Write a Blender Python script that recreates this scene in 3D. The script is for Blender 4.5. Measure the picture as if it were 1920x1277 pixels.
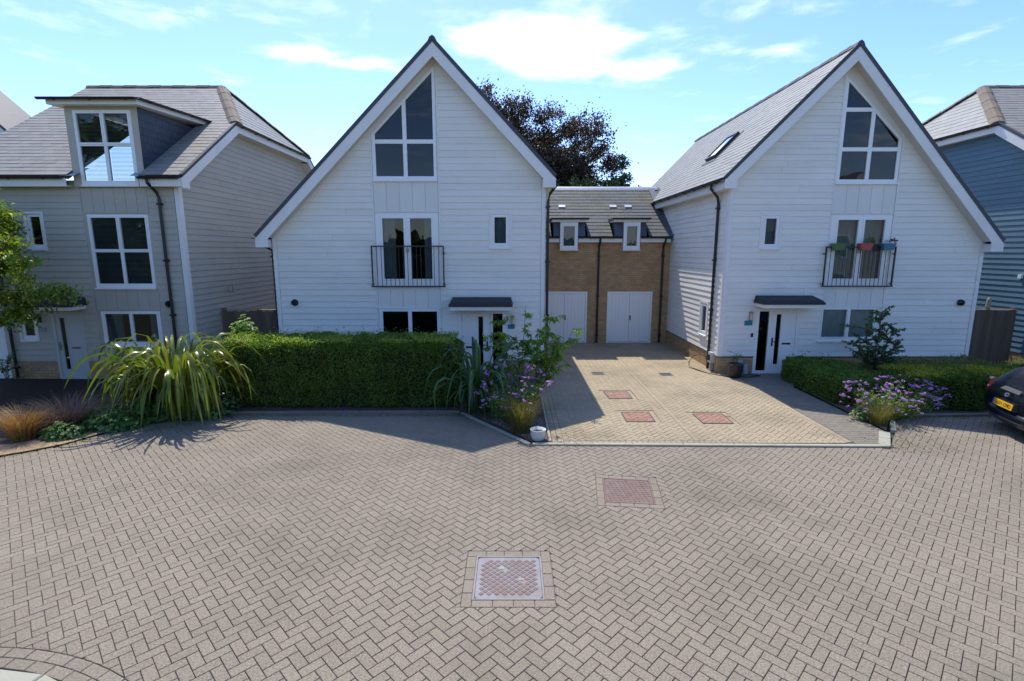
import bpy, math, random
import numpy as np
from mathutils import Vector

random.seed(7)
RNG = np.random.default_rng(11)
R = math.radians
scene = bpy.context.scene
for o in list(bpy.data.objects):
    bpy.data.objects.remove(o)
COL = scene.collection

# ------------------------------------------------------------------ camera
CAM = Vector((0.0, 0.0, 3.8))
cam = bpy.data.cameras.new('camera')
camo = bpy.data.objects.new('camera', cam)
COL.objects.link(camo)
camo.location = CAM
camo.rotation_euler = (R(90 - 9.93), 0, 0)
cam.lens = 18
cam.sensor_width = 36
cam.clip_end = 2000
scene.camera = camo

# ------------------------------------------------------------------ world and sun
SUN_DIR = Vector((-0.145, 0.58, 1.0)).normalized()
SUN_EL = math.asin(SUN_DIR.z)
SUN_AZ = math.atan2(SUN_DIR.x, SUN_DIR.y)
SKY_STRENGTH = 0.15
SUN_STRENGTH = 2.8
world = bpy.data.worlds.new('World')
scene.world = world
world.use_nodes = True
wt = world.node_tree
for n in list(wt.nodes):
    wt.nodes.remove(n)

def N(t, typ, **kw):
    n = t.nodes.new(typ)
    for k, v in kw.items():
        setattr(n, k, v)
    return n

def math_node(t, op, a, b=None, clamp=False):
    n = N(t, 'ShaderNodeMath', operation=op, use_clamp=clamp)
    for i, s in enumerate((a, b)):
        if s is None:
            continue
        if hasattr(s, 'is_linked') or hasattr(s, 'links'):
            t.links.new(s, n.inputs[i])
        else:
            n.inputs[i].default_value = s
    return n.outputs[0]

out = N(wt, 'ShaderNodeOutputWorld')
bg = N(wt, 'ShaderNodeBackground')
bg.inputs['Strength'].default_value = SKY_STRENGTH
sky = N(wt, 'ShaderNodeTexSky', sky_type='NISHITA', sun_disc=False)
sky.sun_elevation = SUN_EL
sky.sun_rotation = SUN_AZ
sky.air_density = 1.0
sky.dust_density = 0.6
sky.ozone_density = 2.0
tc = N(wt, 'ShaderNodeTexCoord')
sep = N(wt, 'ShaderNodeSeparateXYZ')
wt.links.new(tc.outputs['Generated'], sep.inputs[0])
zc = math_node(wt, 'MAXIMUM', sep.outputs['Z'], 0.03)
px = math_node(wt, 'DIVIDE', sep.outputs['X'], zc)
py = math_node(wt, 'DIVIDE', sep.outputs['Y'], zc)
comb = N(wt, 'ShaderNodeCombineXYZ')
wt.links.new(px, comb.inputs[0]); wt.links.new(py, comb.inputs[1])
nz = N(wt, 'ShaderNodeTexNoise')
nz.inputs['Scale'].default_value = 2.6
nz.inputs['Detail'].default_value = 9
nz.inputs['Roughness'].default_value = 0.58
nz.inputs['Distortion'].default_value = 0.25
wt.links.new(comb.outputs[0], nz.inputs['Vector'])
# cloud banks on a flat cloud layer: centre x, centre y, radius x, radius y, weight
clouds = [(0.22, 2.72, .46, .33, 1.05), (.40, 3.02, .40, .22, .85), (.68, 3.05, .26, .22, .85), (.05, 3.1, .25, .2, .45), (1.05, 2.8, .25, .10, .2),
          (-1.06, 2.86, .20, .15, .72), (-.86, 3.0, .24, .12, .6), (-1.6, 2.35, .35, .15, .3), (-.5, 2.8, .2, .2, .3),
          (-1.0, 2.1, .9, .3, .22), (0.6, 2.1, 1.2, .3, .3), (1.35, 2.78, .15, .12, .3), (1.9, 4.1, .3, .25, .25),
          (-2.5, 1.0, 1.2, .5, .3), (1.5, -2.0, 1.5, .8, .4), (-2.5, -3.5, 1.8, 1.2, .4), (4.5, -4.5, 2.0, 1.4, .4)]
acc = None
for cx, cy, rx, ry, w in clouds:
    ax = math_node(wt, 'DIVIDE', math_node(wt, 'SUBTRACT', px, cx), rx)
    ay = math_node(wt, 'DIVIDE', math_node(wt, 'SUBTRACT', py, cy), ry)
    d = math_node(wt, 'ADD', math_node(wt, 'MULTIPLY', ax, ax), math_node(wt, 'MULTIPLY', ay, ay))
    g = math_node(wt, 'MULTIPLY', math_node(wt, 'POWER', 2.718, math_node(wt, 'MULTIPLY', d, -1.0)), w * .55)
    acc = g if acc is None else math_node(wt, 'MAXIMUM', acc, g)
s = math_node(wt, 'ADD', nz.outputs['Fac'], acc)
mr = N(wt, 'ShaderNodeMapRange', interpolation_type='SMOOTHSTEP')
wt.links.new(s, mr.inputs['Value'])
mr.inputs['From Min'].default_value = 0.54
mr.inputs['From Max'].default_value = 1.12
# faint general haze of high cloud, stronger towards the sun
mix = N(wt, 'ShaderNodeMixRGB')
mix.inputs['Color2'].default_value = (6.3, 6.5, 6.7, 1)
wt.links.new(mr.outputs[0], mix.inputs['Fac'])
hs = N(wt, 'ShaderNodeHueSaturation')
hs.inputs['Saturation'].default_value = 1.16
hs.inputs['Value'].default_value = 0.97
wt.links.new(sky.outputs[0], hs.inputs['Color'])
tint = N(wt, 'ShaderNodeVectorMath', operation='MULTIPLY')
tint.inputs[1].default_value = (.77, .80, .96)
wt.links.new(hs.outputs[0], tint.inputs[0])
wt.links.new(tint.outputs[0], mix.inputs['Color1'])
wt.links.new(mix.outputs[0], bg.inputs['Color'])
wt.links.new(bg.outputs[0], out.inputs['Surface'])

sun = bpy.data.lights.new('sun', 'SUN')
sun.energy = SUN_STRENGTH
sun.angle = R(0.5)
sun.color = (1.0, 0.95, 0.86)
suno = bpy.data.objects.new('sun', sun)
COL.objects.link(suno)
suno.rotation_euler = (-SUN_DIR).to_track_quat('-Z', 'Y').to_euler()
suno.location = SUN_DIR * 60

scene.view_settings.view_transform = 'Standard'
scene.view_settings.look = 'None'
scene.view_settings.exposure = 1.0
scene.view_settings.gamma = 1.0
scene.view_settings.use_curve_mapping = False
scene.cycles.max_bounces = 10
scene.cycles.transparent_max_bounces = 16

# ------------------------------------------------------------------ materials
MATS = {}
def mat(name, col, rough=.8, var=.12, rnd=0.0, scale=3.0, bump=0.0, bscale=60, metal=0.0, trans=0.0, tcol=None,
        spec=.4, fleck=0.0, dirt=None, dirt_amt=0.0, dirt_scale=.8, coat=0.0, huev=0.0, stretch=None, detail=4):
    if name in MATS:
        return MATS[name]
    m = bpy.data.materials.new(name)
    m.use_nodes = True
    t = m.node_tree
    b = t.nodes['Principled BSDF']
    L = t.links
    geo = N(t, 'ShaderNodeNewGeometry')
    vec = geo.outputs['Position']
    if stretch:
        mp = N(t, 'ShaderNodeMapping')
        mp.inputs['Scale'].default_value = stretch
        L.new(vec, mp.inputs['Vector']); vec = mp.outputs[0]
    no = N(t, 'ShaderNodeTexNoise')
    no.inputs['Scale'].default_value = scale
    no.inputs['Detail'].default_value = detail
    L.new(vec, no.inputs['Vector'])
    f = math_node(t, 'MULTIPLY', math_node(t, 'SUBTRACT', no.outputs['Fac'], .5), 4 * var)
    if rnd or huev:
        oi = N(t, 'ShaderNodeObjectInfo')
        rr = math_node(t, 'FRACT', math_node(t, 'ADD', oi.outputs['Random'], geo.outputs['Random Per Island']))
        if rnd:
            f = math_node(t, 'ADD', f, math_node(t, 'MULTIPLY', math_node(t, 'SUBTRACT', rr, .5), 2 * rnd))
    if fleck:
        n2 = N(t, 'ShaderNodeTexNoise')
        n2.inputs['Scale'].default_value = 55
        n2.inputs['Detail'].default_value = 3
        n2.inputs['Roughness'].default_value = .75
        L.new(geo.outputs['Position'], n2.inputs['Vector'])
        ff = math_node(t, 'MULTIPLY', math_node(t, 'SUBTRACT', n2.outputs['Fac'], .5), 6 * fleck)
        f = math_node(t, 'ADD', f, ff)
    f = math_node(t, 'ADD', f, 1.0)
    vm = N(t, 'ShaderNodeVectorMath', operation='SCALE')
    vm.inputs[0].default_value = col[:3]
    L.new(f, vm.inputs['Scale'])
    c = vm.outputs[0]
    if huev:
        h = N(t, 'ShaderNodeHueSaturation')
        r2 = math_node(t, 'FRACT', math_node(t, 'MULTIPLY', rr, 7.31))
        L.new(math_node(t, 'ADD', math_node(t, 'MULTIPLY', math_node(t, 'SUBTRACT', r2, .5), huev), .5), h.inputs['Hue'])
        L.new(c, h.inputs['Color']); c = h.outputs[0]
    if dirt:
        n3 = N(t, 'ShaderNodeTexNoise')
        n3.inputs['Scale'].default_value = dirt_scale
        n3.inputs['Detail'].default_value = 7
        n3.inputs['Roughness'].default_value = .65
        L.new(vec, n3.inputs['Vector'])
        q = N(t, 'ShaderNodeMapRange')
        L.new(n3.outputs['Fac'], q.inputs['Value'])
        q.inputs['From Min'].default_value = .48; q.inputs['From Max'].default_value = .72
        q.inputs['To Max'].default_value = dirt_amt
        mx = N(t, 'ShaderNodeMixRGB')
        mx.inputs['Color2'].default_value = (*dirt, 1)
        L.new(q.outputs[0], mx.inputs['Fac']); L.new(c, mx.inputs['Color1']); c = mx.outputs[0]
    L.new(c, b.inputs['Base Color'])
    b.inputs['Roughness'].default_value = rough
    b.inputs['Metallic'].default_value = metal
    b.inputs['Specular IOR Level'].default_value = spec
    b.inputs['Coat Weight'].default_value = coat
    if bump:
        nb = N(t, 'ShaderNodeTexNoise')
        nb.inputs['Scale'].default_value = bscale
        nb.inputs['Detail'].default_value = 3
        L.new(vec, nb.inputs['Vector'])
        bp = N(t, 'ShaderNodeBump')
        bp.inputs['Strength'].default_value = bump
        bp.inputs['Distance'].default_value = .01
        L.new(nb.outputs['Fac'], bp.inputs['Height']); L.new(bp.outputs[0], b.inputs['Normal'])
    if trans:
        tr = N(t, 'ShaderNodeBsdfTranslucent')
        v2 = N(t, 'ShaderNodeVectorMath', operation='MULTIPLY')
        v2.inputs[1].default_value = tcol or (1.4, 1.5, .7)
        L.new(c, v2.inputs[0]); L.new(v2.outputs[0], tr.inputs['Color'])
        ms = N(t, 'ShaderNodeMixShader')
        ms.inputs['Fac'].default_value = trans
        L.new(b.outputs[0], ms.inputs[1]); L.new(tr.outputs[0], ms.inputs[2])
        L.new(ms.outputs[0], t.nodes['Material Output'].inputs['Surface'])
    MATS[name] = m
    return m

def glass_mat(name, tint=(.8, .85, .85), refl=1.0):
    m = bpy.data.materials.new(name); m.use_nodes = True
    t = m.node_tree; L = t.links
    t.nodes.remove(t.nodes['Principled BSDF'])
    tr = N(t, 'ShaderNodeBsdfTransparent'); tr.inputs['Color'].default_value = (*tint, 1)
    gl = N(t, 'ShaderNodeBsdfGlossy'); gl.inputs['Roughness'].default_value = .01
    gl.inputs['Color'].default_value = (refl, refl, refl, 1)
    nz_ = N(t, 'ShaderNodeTexNoise'); nz_.inputs['Scale'].default_value = .9
    geo = N(t, 'ShaderNodeNewGeometry'); L.new(geo.outputs['Position'], nz_.inputs['Vector'])
    bp = N(t, 'ShaderNodeBump'); bp.inputs['Strength'].default_value = .25; bp.inputs['Distance'].default_value = .02
    L.new(nz_.outputs['Fac'], bp.inputs['Height']); L.new(bp.outputs[0], gl.inputs['Normal'])
    fr = N(t, 'ShaderNodeFresnel'); fr.inputs['IOR'].default_value = 1.52
    ms = N(t, 'ShaderNodeMixShader')
    L.new(fr.outputs[0], ms.inputs['Fac']); L.new(tr.outputs[0], ms.inputs[1]); L.new(gl.outputs[0], ms.inputs[2])
    L.new(ms.outputs[0], t.nodes['Material Output'].inputs['Surface'])
    return m

GLASS = glass_mat('window_glass', (.62, .68, .70))
WHITE_BOARD = mat('white_painted_board', (.80, .768, .69), .62, .03, .025, .9, .12, 40, dirt=(.55, .54, .46), dirt_amt=.34, dirt_scale=.7, stretch=(.4, 1, 2.2), spec=.35)
PANEL_BOARD = mat('pale_grey_panel', (.745, .72, .65), .65, .03, .03, .9, .1, 40, spec=.3)
BEIGE_BOARD = mat('beige_painted_board', (.48, .44, .365), .68, .04, .035, .9, .12, 40, dirt=(.30, .28, .23), dirt_amt=.3, dirt_scale=.7, stretch=(.4, 1, 2.2), spec=.3)
BLUE_BOARD = mat('blue_painted_board', (.10, .185, .245), .6, .05, .05, .9, .12, 40, spec=.35)
UPVC = mat('white_window_plastic', (.82, .815, .79), .35, .015, 0, 2, spec=.5)
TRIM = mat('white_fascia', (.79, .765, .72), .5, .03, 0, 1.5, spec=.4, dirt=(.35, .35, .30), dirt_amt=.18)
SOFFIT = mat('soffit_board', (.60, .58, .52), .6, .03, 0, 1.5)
BLACKP = mat('black_gutter_plastic', (.012, .012, .014), .35, .05, spec=.5)
BLACKM = mat('black_railing_metal', (.014, .014, .016), .4, .05, spec=.5)
LEAD = mat('lead_flashing', (.09, .105, .13), .55, .12, 0, 4, .1, metal=.2)
LEADP = mat('pale_lead_flashing', (.35, .38, .42), .5, .15, 0, 5, .1, metal=.2)
FELT = mat('canopy_felt', (.03, .032, .036), .7, .12, 0, 14, .3, 120)
SLATE = mat('grey_slate', (.205, .215, .205), .64, .07, .09, 1.2, .2, 50, dirt=(.24, .25, .24), dirt_amt=.35, spec=.45)
SLATE1 = mat('weathered_slate', (.245, .232, .205), .66, .10, .10, .9, .25, 50, dirt=(.27, .225, .165), dirt_amt=.7, dirt_scale=.5, spec=.4)
GTILE = mat('garage_roof_tile', (.080, .088, .088), .78, .14, .14, 1.0, .2, 50, dirt=(.17, .15, .05), dirt_amt=.7, dirt_scale=.8, spec=.35)
LICHEN = mat('lichen_ridge_tile', (.16, .13, .10), .85, .18, .1, 5, .5, 60, dirt=(.26, .18, .07), dirt_amt=.55, dirt_scale=2)
RIDGED = mat('dark_ridge_tile', (.06, .062, .068), .6, .12, .1, 5, .3, 60)
BRICK = mat('yellow_stock_brick', (.46, .29, .145), .85, .10, .13, 5, .4, 120, dirt=(.24, .15, .06), dirt_amt=.5, dirt_scale=1.0)
MORTAR = mat('mortar', (.26, .20, .12), .95, .08, 0, 6)
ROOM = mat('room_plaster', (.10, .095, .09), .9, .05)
BLIND = mat('pale_blind', (.40, .41, .36), .7, .04)
FROST = mat('frosted_backing', (.20, .25, .25), .6, .04)
CURTAIN = mat('pale_curtain', (.62, .66, .62), .9, .05)
FURN = mat('dark_furniture', (.03, .022, .018), .5, .1)
OAK = mat('weathered_fence_wood', (.135, .10, .07), .85, .18, .18, 2.0, .5, 60, stretch=(8, 8, .7))
CAPW = mat('fence_cap_wood', (.26, .18, .11), .8, .15, .1, 4, .3)
PAVER = mat('grey_block_paver', (.246, .206, .152), .88, .07, .055, .35, .9, 130, fleck=.42, dirt=(.140, .120, .082), dirt_amt=.7, dirt_scale=.42, huev=.014)
DPAVER = mat('buff_block_paver', (.355, .285, .185), .88, .09, .06, .5, .9, 130, fleck=.16, dirt=(.17, .15, .095), dirt_amt=.65, dirt_scale=.55, huev=.02)
PPAVER = mat('dark_path_paver', (.205, .178, .14), .88, .08, .07, .7, .8, 130, fleck=.2, dirt=(.12, .11, .09), dirt_amt=.4, dirt_scale=.8)
RPAVER = mat('red_block_paver', (.31, .165, .115), .88, .1, .12, .7, .8, 130, fleck=.06, dirt=(.3, .24, .17), dirt_amt=.75, dirt_scale=4)
SAND = mat('joint_sand', (.135, .113, .08), .95, .2, 0, 3, .3, 90, dirt=(.07, .085, .025), dirt_amt=.8, dirt_scale=1.3)
KERB = mat('pale_concrete_kerb', (.36, .345, .27), .9, .1, .06, 4, .6, 120, fleck=.05, dirt=(.2, .21, .13), dirt_amt=.5, dirt_scale=2)
BKERB = mat('shaded_brown_kerb', (.20, .175, .145), .9, .12, .08, 4, .6, 120, fleck=.1)  # darker kerb tone for the beds, shade put into the colour
SOIL = mat('garden_soil', (.085, .062, .043), .95, .3, 0, 6, 1.0, 40)
SANDY = mat('sandy_edge_soil', (.34, .235, .135), .95, .2, 0, 4, .8, 60, dirt=(.12, .08, .05), dirt_amt=.8, dirt_scale=2.2)
DARKYARD = mat('dark_yard_gravel', (.050, .034, .024), .95, .25, 0, 12, 1.0, 90, spec=.1)
EARTH = mat('far_ground', (.07, .08, .045), .95, .3, 0, .4)
GALV = mat('galvanised_steel_cover', (.20, .195, .21), .62, .12, 0, 5, .3, 60, metal=.1, dirt=(.175, .12, .085), dirt_amt=1.0, dirt_scale=3.0)
RUST = mat('rusty_cast_iron', (.17, .105, .085), .7, .22, 0, 11, .5, 60, dirt=(.16, .15, .16), dirt_amt=.7, dirt_scale=5)
IRON = mat('grey_cast_iron', (.10, .10, .11), .6, .15, 0, 20)
TEAL = mat('teal_sign_face', (.01, .20, .32), .4, .05)
TERRA = mat('coral_pot', (.42, .10, .075), .5, .05)
GREENPOT = mat('sage_green_pot', (.09, .17, .07), .5, .05)
BLUEPOT = mat('blue_pot', (.07, .19, .27), .5, .05)
DARKPOT = mat('dark_glazed_pot', (.03, .028, .025), .3, .1)
WHITEPOT = mat('white_ceramic_pot', (.66, .66, .63), .45, .05, dirt=(.3, .28, .22), dirt_amt=.4, dirt_scale=6)
LAMPG = mat('frosted_lamp_glass', (.6, .52, .36), .4, .05)
STEEL = mat('brushed_steel', (.30, .28, .26), .3, .05, metal=.9)
GREYBOX = mat('grey_meter_box', (.35, .38, .42), .6, .05)

# foliage
def leafm(name, col, rough=.45, trans=.35, rnd=.35, huev=.05, tcol=None):
    return mat(name, col, rough, .22, rnd, 1.6, trans=trans, tcol=tcol, spec=.45, huev=huev)
HEDGE = leafm('hedge_leaf', (.13, .205, .032), .42, .42)
HEDGEY = leafm('golden_hedge_leaf', (.34, .33, .03), .5, .40)
BEECH = leafm('copper_beech_leaf', (.068, .052, .036), .45, .28, .5, .10, (1.5, 1.2, .8))
BEECHG = leafm('beech_green_leaf', (.05, .07, .028), .45, .30)
TREEL = leafm('lime_green_tree_leaf', (.17, .23, .03), .45, .45, .4, .08)
PHORM = leafm('sword_leaf_yellow_green', (.15, .185, .022), .30, .36, .5, .09)
PHORMG = leafm('sword_leaf_green', (.06, .12, .035), .35, .30, .4, .05)
LANCE = leafm('lance_leaf', (.20, .32, .05), .40, .48, .35, .05)
GERAN = leafm('lobed_leaf', (.10, .19, .045), .5, .3)
SAPL = leafm('sapling_leaf', (.10, .16, .06), .45, .3)
CONIF = leafm('conifer_leaf', (.035, .06, .03), .5, .2)
GRASSO = leafm('orange_sedge_blade', (.33, .205, .07), .5, .35, .5, .05, (1.3, 1.1, .7))
GRASSR = leafm('reddish_sedge_blade', (.30, .175, .12), .5, .35, .5, .05, (1.3, 1.1, .8))
GRASSB = leafm('brown_sedge_blade', (.14, .07, .03), .5, .3, .35, .05, (1.5, 1.1, .8))
GRASST = leafm('straw_grass_blade', (.17, .15, .045), .5, .35, .35, .05)
STEMG = leafm('green_stem', (.09, .11, .04), .6, .2)
FLOWER = leafm('purple_flower', (.60, .33, .70), .6, .35, .25, .04, (1.2, .9, 1.2))
MASSG = leafm('grey_green_leaf', (.22, .23, .08), .6, .35, .4, .10)
BARK = mat('bark', (.075, .06, .048), .9, .2, 0, 8, .6, 30)
HEDGE_CORE = mat('dark_hedge_core', (.022, .026, .012), .95, .2, 0, 12)

# ------------------------------------------------------------------ object helpers
WL = {}
def wl(p):
    return WL[p.name] if p is not None else Vector((0, 0, 0))

def tag(o, label=None, cat=None, group=None, kind=None):
    if label: o['label'] = label
    if cat: o['category'] = cat
    if group: o['group'] = group
    if kind: o['kind'] = kind
    return o

def empty(name, loc, label, cat, group=None):
    o = bpy.data.objects.new(name, None)
    COL.objects.link(o)
    o.empty_display_size = .2
    o.location = loc
    WL[o.name] = Vector(loc)
    return tag(o, label, cat, group)

MESHCACHE = {}
def link_mesh(name, verts, faces, m, parent=None, smooth=False, cache=False, origin=None):
    v = np.asarray(verts, dtype=float)
    c = Vector([round(float(x), 4) for x in ((v.min(0) + v.max(0)) / 2)]) if origin is None else Vector(origin)
    loc = v - np.array(c)
    me = None
    if cache:
        key = (m.name, tuple(np.round(loc, 3).ravel()), len(faces))
        me = MESHCACHE.get(key)
    if me is None:
        me = bpy.data.meshes.new(name)
        me.from_pydata([tuple(x) for x in loc], [], [tuple(f) for f in faces])
        me.materials.append(m)
        if smooth:
            me.polygons.foreach_set('use_smooth', [True] * len(me.polygons))
        if cache:
            MESHCACHE[key] = me
    o = bpy.data.objects.new(name, me)
    COL.objects.link(o)
    if parent is not None:
        o.parent = parent
        o.location = c - wl(parent)
    else:
        o.location = c
    WL[o.name] = c
    return o

def bulk(name, V, faces, m, parent=None, origin=None, kind=None):
    """V: (n,k,3) world coordinates, faces: index tuples of one element (all the same length)."""
    n, k, _ = V.shape
    F = np.asarray(faces)
    idx = (F[None] + (np.arange(n) * k)[:, None, None]).reshape(-1, F.shape[1])
    me = bpy.data.meshes.new(name)
    flat = V.reshape(-1, 3)
    c = flat.mean(0) if origin is None else np.array(origin)
    flat = flat - c
    me.vertices.add(len(flat)); me.vertices.foreach_set('co', flat.ravel().astype(np.float32))
    me.loops.add(idx.size); me.loops.foreach_set('vertex_index', idx.ravel().astype(np.int32))
    me.polygons.add(len(idx))
    me.polygons.foreach_set('loop_start', (np.arange(len(idx)) * F.shape[1]).astype(np.int32))
    me.polygons.foreach_set('loop_total', np.full(len(idx), F.shape[1], dtype=np.int32))
    me.update(calc_edges=True)
    me.validate()
    me.materials.append(m)
    o = bpy.data.objects.new(name, me)
    COL.objects.link(o)
    c = Vector(c)
    if parent is not None:
        o.parent = parent; o.location = c - wl(parent)
    else:
        o.location = c
    WL[o.name] = c
    if kind: o['kind'] = kind
    return o

class MB:
    def __init__(s): s.v = []; s.f = []
    def add(s, v, f):
        n = len(s.v); s.v += [tuple(x) for x in v]; s.f += [tuple(i + n for i in q) for q in f]; return s
    def box(s, x0, x1, y0, y1, z0, z1):
        v = [(x, y, z) for z in (z0, z1) for y in (y0, y1) for x in (x0, x1)]
        return s.add(v, [(0, 2, 3, 1), (4, 5, 7, 6), (0, 1, 5, 4), (2, 6, 7, 3), (0, 4, 6, 2), (1, 3, 7, 5)])
    def tube(s, pts, r, n=8, r1=None, caps=True):
        pts = [Vector(p) for p in pts]
        rings = []
        for i, p in enumerate(pts):
            a = pts[max(i - 1, 0)]; b = pts[min(i + 1, len(pts) - 1)]
            d = (b - a).normalized()
            up = Vector((0, 0, 1)) if abs(d.z) < .9 else Vector((1, 0, 0))
            x = d.cross(up).normalized(); y = d.cross(x)
            rr = r if r1 is None else r + (r1 - r) * i / max(1, len(pts) - 1)
            if isinstance(r, (list, tuple)): rr = r[i]
            rings.append([p + x * rr * math.cos(2 * math.pi * k / n) + y * rr * math.sin(2 * math.pi * k / n) for k in range(n)])
        v = [q for rg in rings for q in rg]; f = []
        for i in range(len(rings) - 1):
            for k in range(n):
                f.append((i * n + k, i * n + (k + 1) % n, (i + 1) * n + (k + 1) % n, (i + 1) * n + k))
        if caps:
            f.append(tuple(range(n))); f.append(tuple((len(rings) - 1) * n + k for k in range(n))[::-1])
        return s.add(v, f)
    def lathe(s, c, prof, n=16):
        c = Vector(c); v = []; f = []
        for r, z in prof:
            v += [c + Vector((r * math.cos(2 * math.pi * k / n), r * math.sin(2 * math.pi * k / n), z)) for k in range(n)]
        for i in range(len(prof) - 1):
            for k in range(n):
                f.append((i * n + k, i * n + (k + 1) % n, (i + 1) * n + (k + 1) % n, (i + 1) * n + k))
        return s.add(v, f)
    def build(s, name, m, parent=None, smooth=False, **kw):
        return link_mesh(name, s.v, s.f, m, parent, smooth, **kw)

# planar frames: u right, v up, n out
class Frame:
    def __init__(s, o, u, v):
        s.o = Vector(o); s.u = Vector(u).normalized(); s.v = Vector(v).normalized(); s.n = s.u.cross(s.v)
        s.flip = False
    def out(s, n):
        if s.n.dot(Vector(n)) < 0:
            s.n = -s.n; s.flip = True
        return s
    def p(s, x, y, d=0.0):
        return s.o + s.u * x + s.v * y + s.n * d

def area(p):
    return .5 * sum(p[i][0] * p[(i + 1) % len(p)][1] - p[(i + 1) % len(p)][0] * p[i][1] for i in range(len(p)))
def ccw(p):
    return list(p) if area(p) > 0 else list(p)[::-1]
def clip_line(poly, a, b, keep_left=True):
    res = []
    ex, ey = b[0] - a[0], b[1] - a[1]
    sg = 1 if keep_left else -1
    side = [sg * (ex * (q[1] - a[1]) - ey * (q[0] - a[0])) for q in poly]
    n = len(poly)
    for i in range(n):
        p, q, sp, sq = poly[i], poly[(i + 1) % n], side[i], side[(i + 1) % n]
        if sp >= 0: res.append(p)
        if (sp > 0 and sq < 0) or (sp < 0 and sq > 0):
            t = sp / (sp - sq)
            res.append((p[0] + (q[0] - p[0]) * t, p[1] + (q[1] - p[1]) * t))
    return res
def clip_convex(poly, cp):
    cp = ccw(cp)
    for i in range(len(cp)):
        poly = clip_line(poly, cp[i], cp[(i + 1) % len(cp)])
        if len(poly) < 3: return []
    return poly
def subtract(poly, hole):
    hole = ccw(hole)
    if not clip_convex(poly, hole) or abs(area(clip_convex(poly, hole))) < 1e-6:
        return [poly]
    res = []; rem = poly
    for i in range(len(hole)):
        a, b = hole[i], hole[(i + 1) % len(hole)]
        o_ = clip_line(rem, a, b, False)
        if len(o_) >= 3 and abs(area(o_)) > 1e-5: res.append(o_)
        rem = clip_line(rem, a, b, True)
        if len(rem) < 3: break
    return res
def sub_all(polys, holes):
    for h in holes:
        polys = [q for p in polys for q in subtract(p, h)]
    return polys
def rect(x0, y0, x1, y1):
    return [(x0, y0), (x1, y0), (x1, y1), (x0, y1)]
def inset(poly, b):
    poly = ccw(poly); n = len(poly); lines = []
    for i in range(n):
        p, q = poly[i], poly[(i + 1) % n]
        dx, dy = q[0] - p[0], q[1] - p[1]; l = math.hypot(dx, dy)
        if l < 1e-6: return None
        nx, ny = -dy / l, dx / l
        lines.append((p[0] + nx * b, p[1] + ny * b, dx / l, dy / l))
    res = []
    for i in range(n):
        x1, y1, dx1, dy1 = lines[i - 1]; x2, y2, dx2, dy2 = lines[i]
        den = dx1 * dy2 - dy1 * dx2
        if abs(den) < 1e-4: res.append((x2, y2)); continue
        t = ((x2 - x1) * dy2 - (y2 - y1) * dx2) / den
        res.append((x1 + dx1 * t, y1 + dy1 * t))
    if area(res) < area(poly) * .25: return None
    return res

def solid(poly, fr, d0, d1=None, base=0.0, yr=None, bevel=0.0):
    """extrude a convex polygon: front depth d0 at row bottom -> d1 at row top, back at base"""
    poly = ccw(poly); n = len(poly)
    def dep(y):
        if yr is None or d1 is None: return d0
        return d0 + (d1 - d0) * (y - yr[0]) / (yr[1] - yr[0])
    back = [fr.p(x, y, base) for x, y in poly]
    top = None
    if bevel:
        top = inset(poly, bevel)
    if top and len(top) == n:
        mid = [fr.p(x, y, dep(y) - bevel) for x, y in poly]
        front = [fr.p(x, y, dep(y)) for x, y in top]
        v = back + mid + front
        f = [tuple(2 * n + i for i in range(n))]
        for i in range(n):
            j = (i + 1) % n
            f.append((i, j, n + j, n + i)); f.append((n + i, n + j, 2 * n + j, 2 * n + i))
    else:
        front = [fr.p(x, y, dep(y)) for x, y in poly]
        v = back + front
        f = [tuple(n + i for i in range(n))]
        for i in range(n):
            j = (i + 1) % n
            f.append((i, j, n + j, n + i))
    if fr.flip: f = [q[::-1] for q in f]
    return v, f

def pieces(parent, name, items, fr, m, nmax=300, base=0.0, bevel=0.0, plural=None, label=None):
    """items: (poly, d0, d1, yrange). the nearest nmax become objects, the rest one part"""
    def key(it):
        x = sum(p[0] for p in it[0]) / len(it[0]); y = sum(p[1] for p in it[0]) / len(it[0])
        return -abs(area(it[0])) / (fr.p(x, y) - CAM).length_squared
    items = sorted(items, key=key)
    for poly, d0, d1, yr in items[:nmax]:
        v, f = solid(poly, fr, d0, d1, base, yr, bevel)
        link_mesh(name, v, f, m, parent, cache=True)
    rest = items[nmax:]
    if rest:
        mb = MB()
        for poly, d0, d1, yr in rest:
            mb.add(*solid(poly, fr, d0, d1, base, yr, bevel))
        o = mb.build(plural or name, m, parent)
        o['kind'] = 'stuff'
        return o

def slabs(parent, name, polys, fr, m, d0, base):
    mb = MB()
    for p in polys: mb.add(*solid(p, fr, d0, None, base))
    # close the back
    for p in polys:
        mb.add([fr.p(x, y, base) for x, y in p], [tuple(range(len(p)))])
    return mb.build(name, m, parent)

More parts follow.
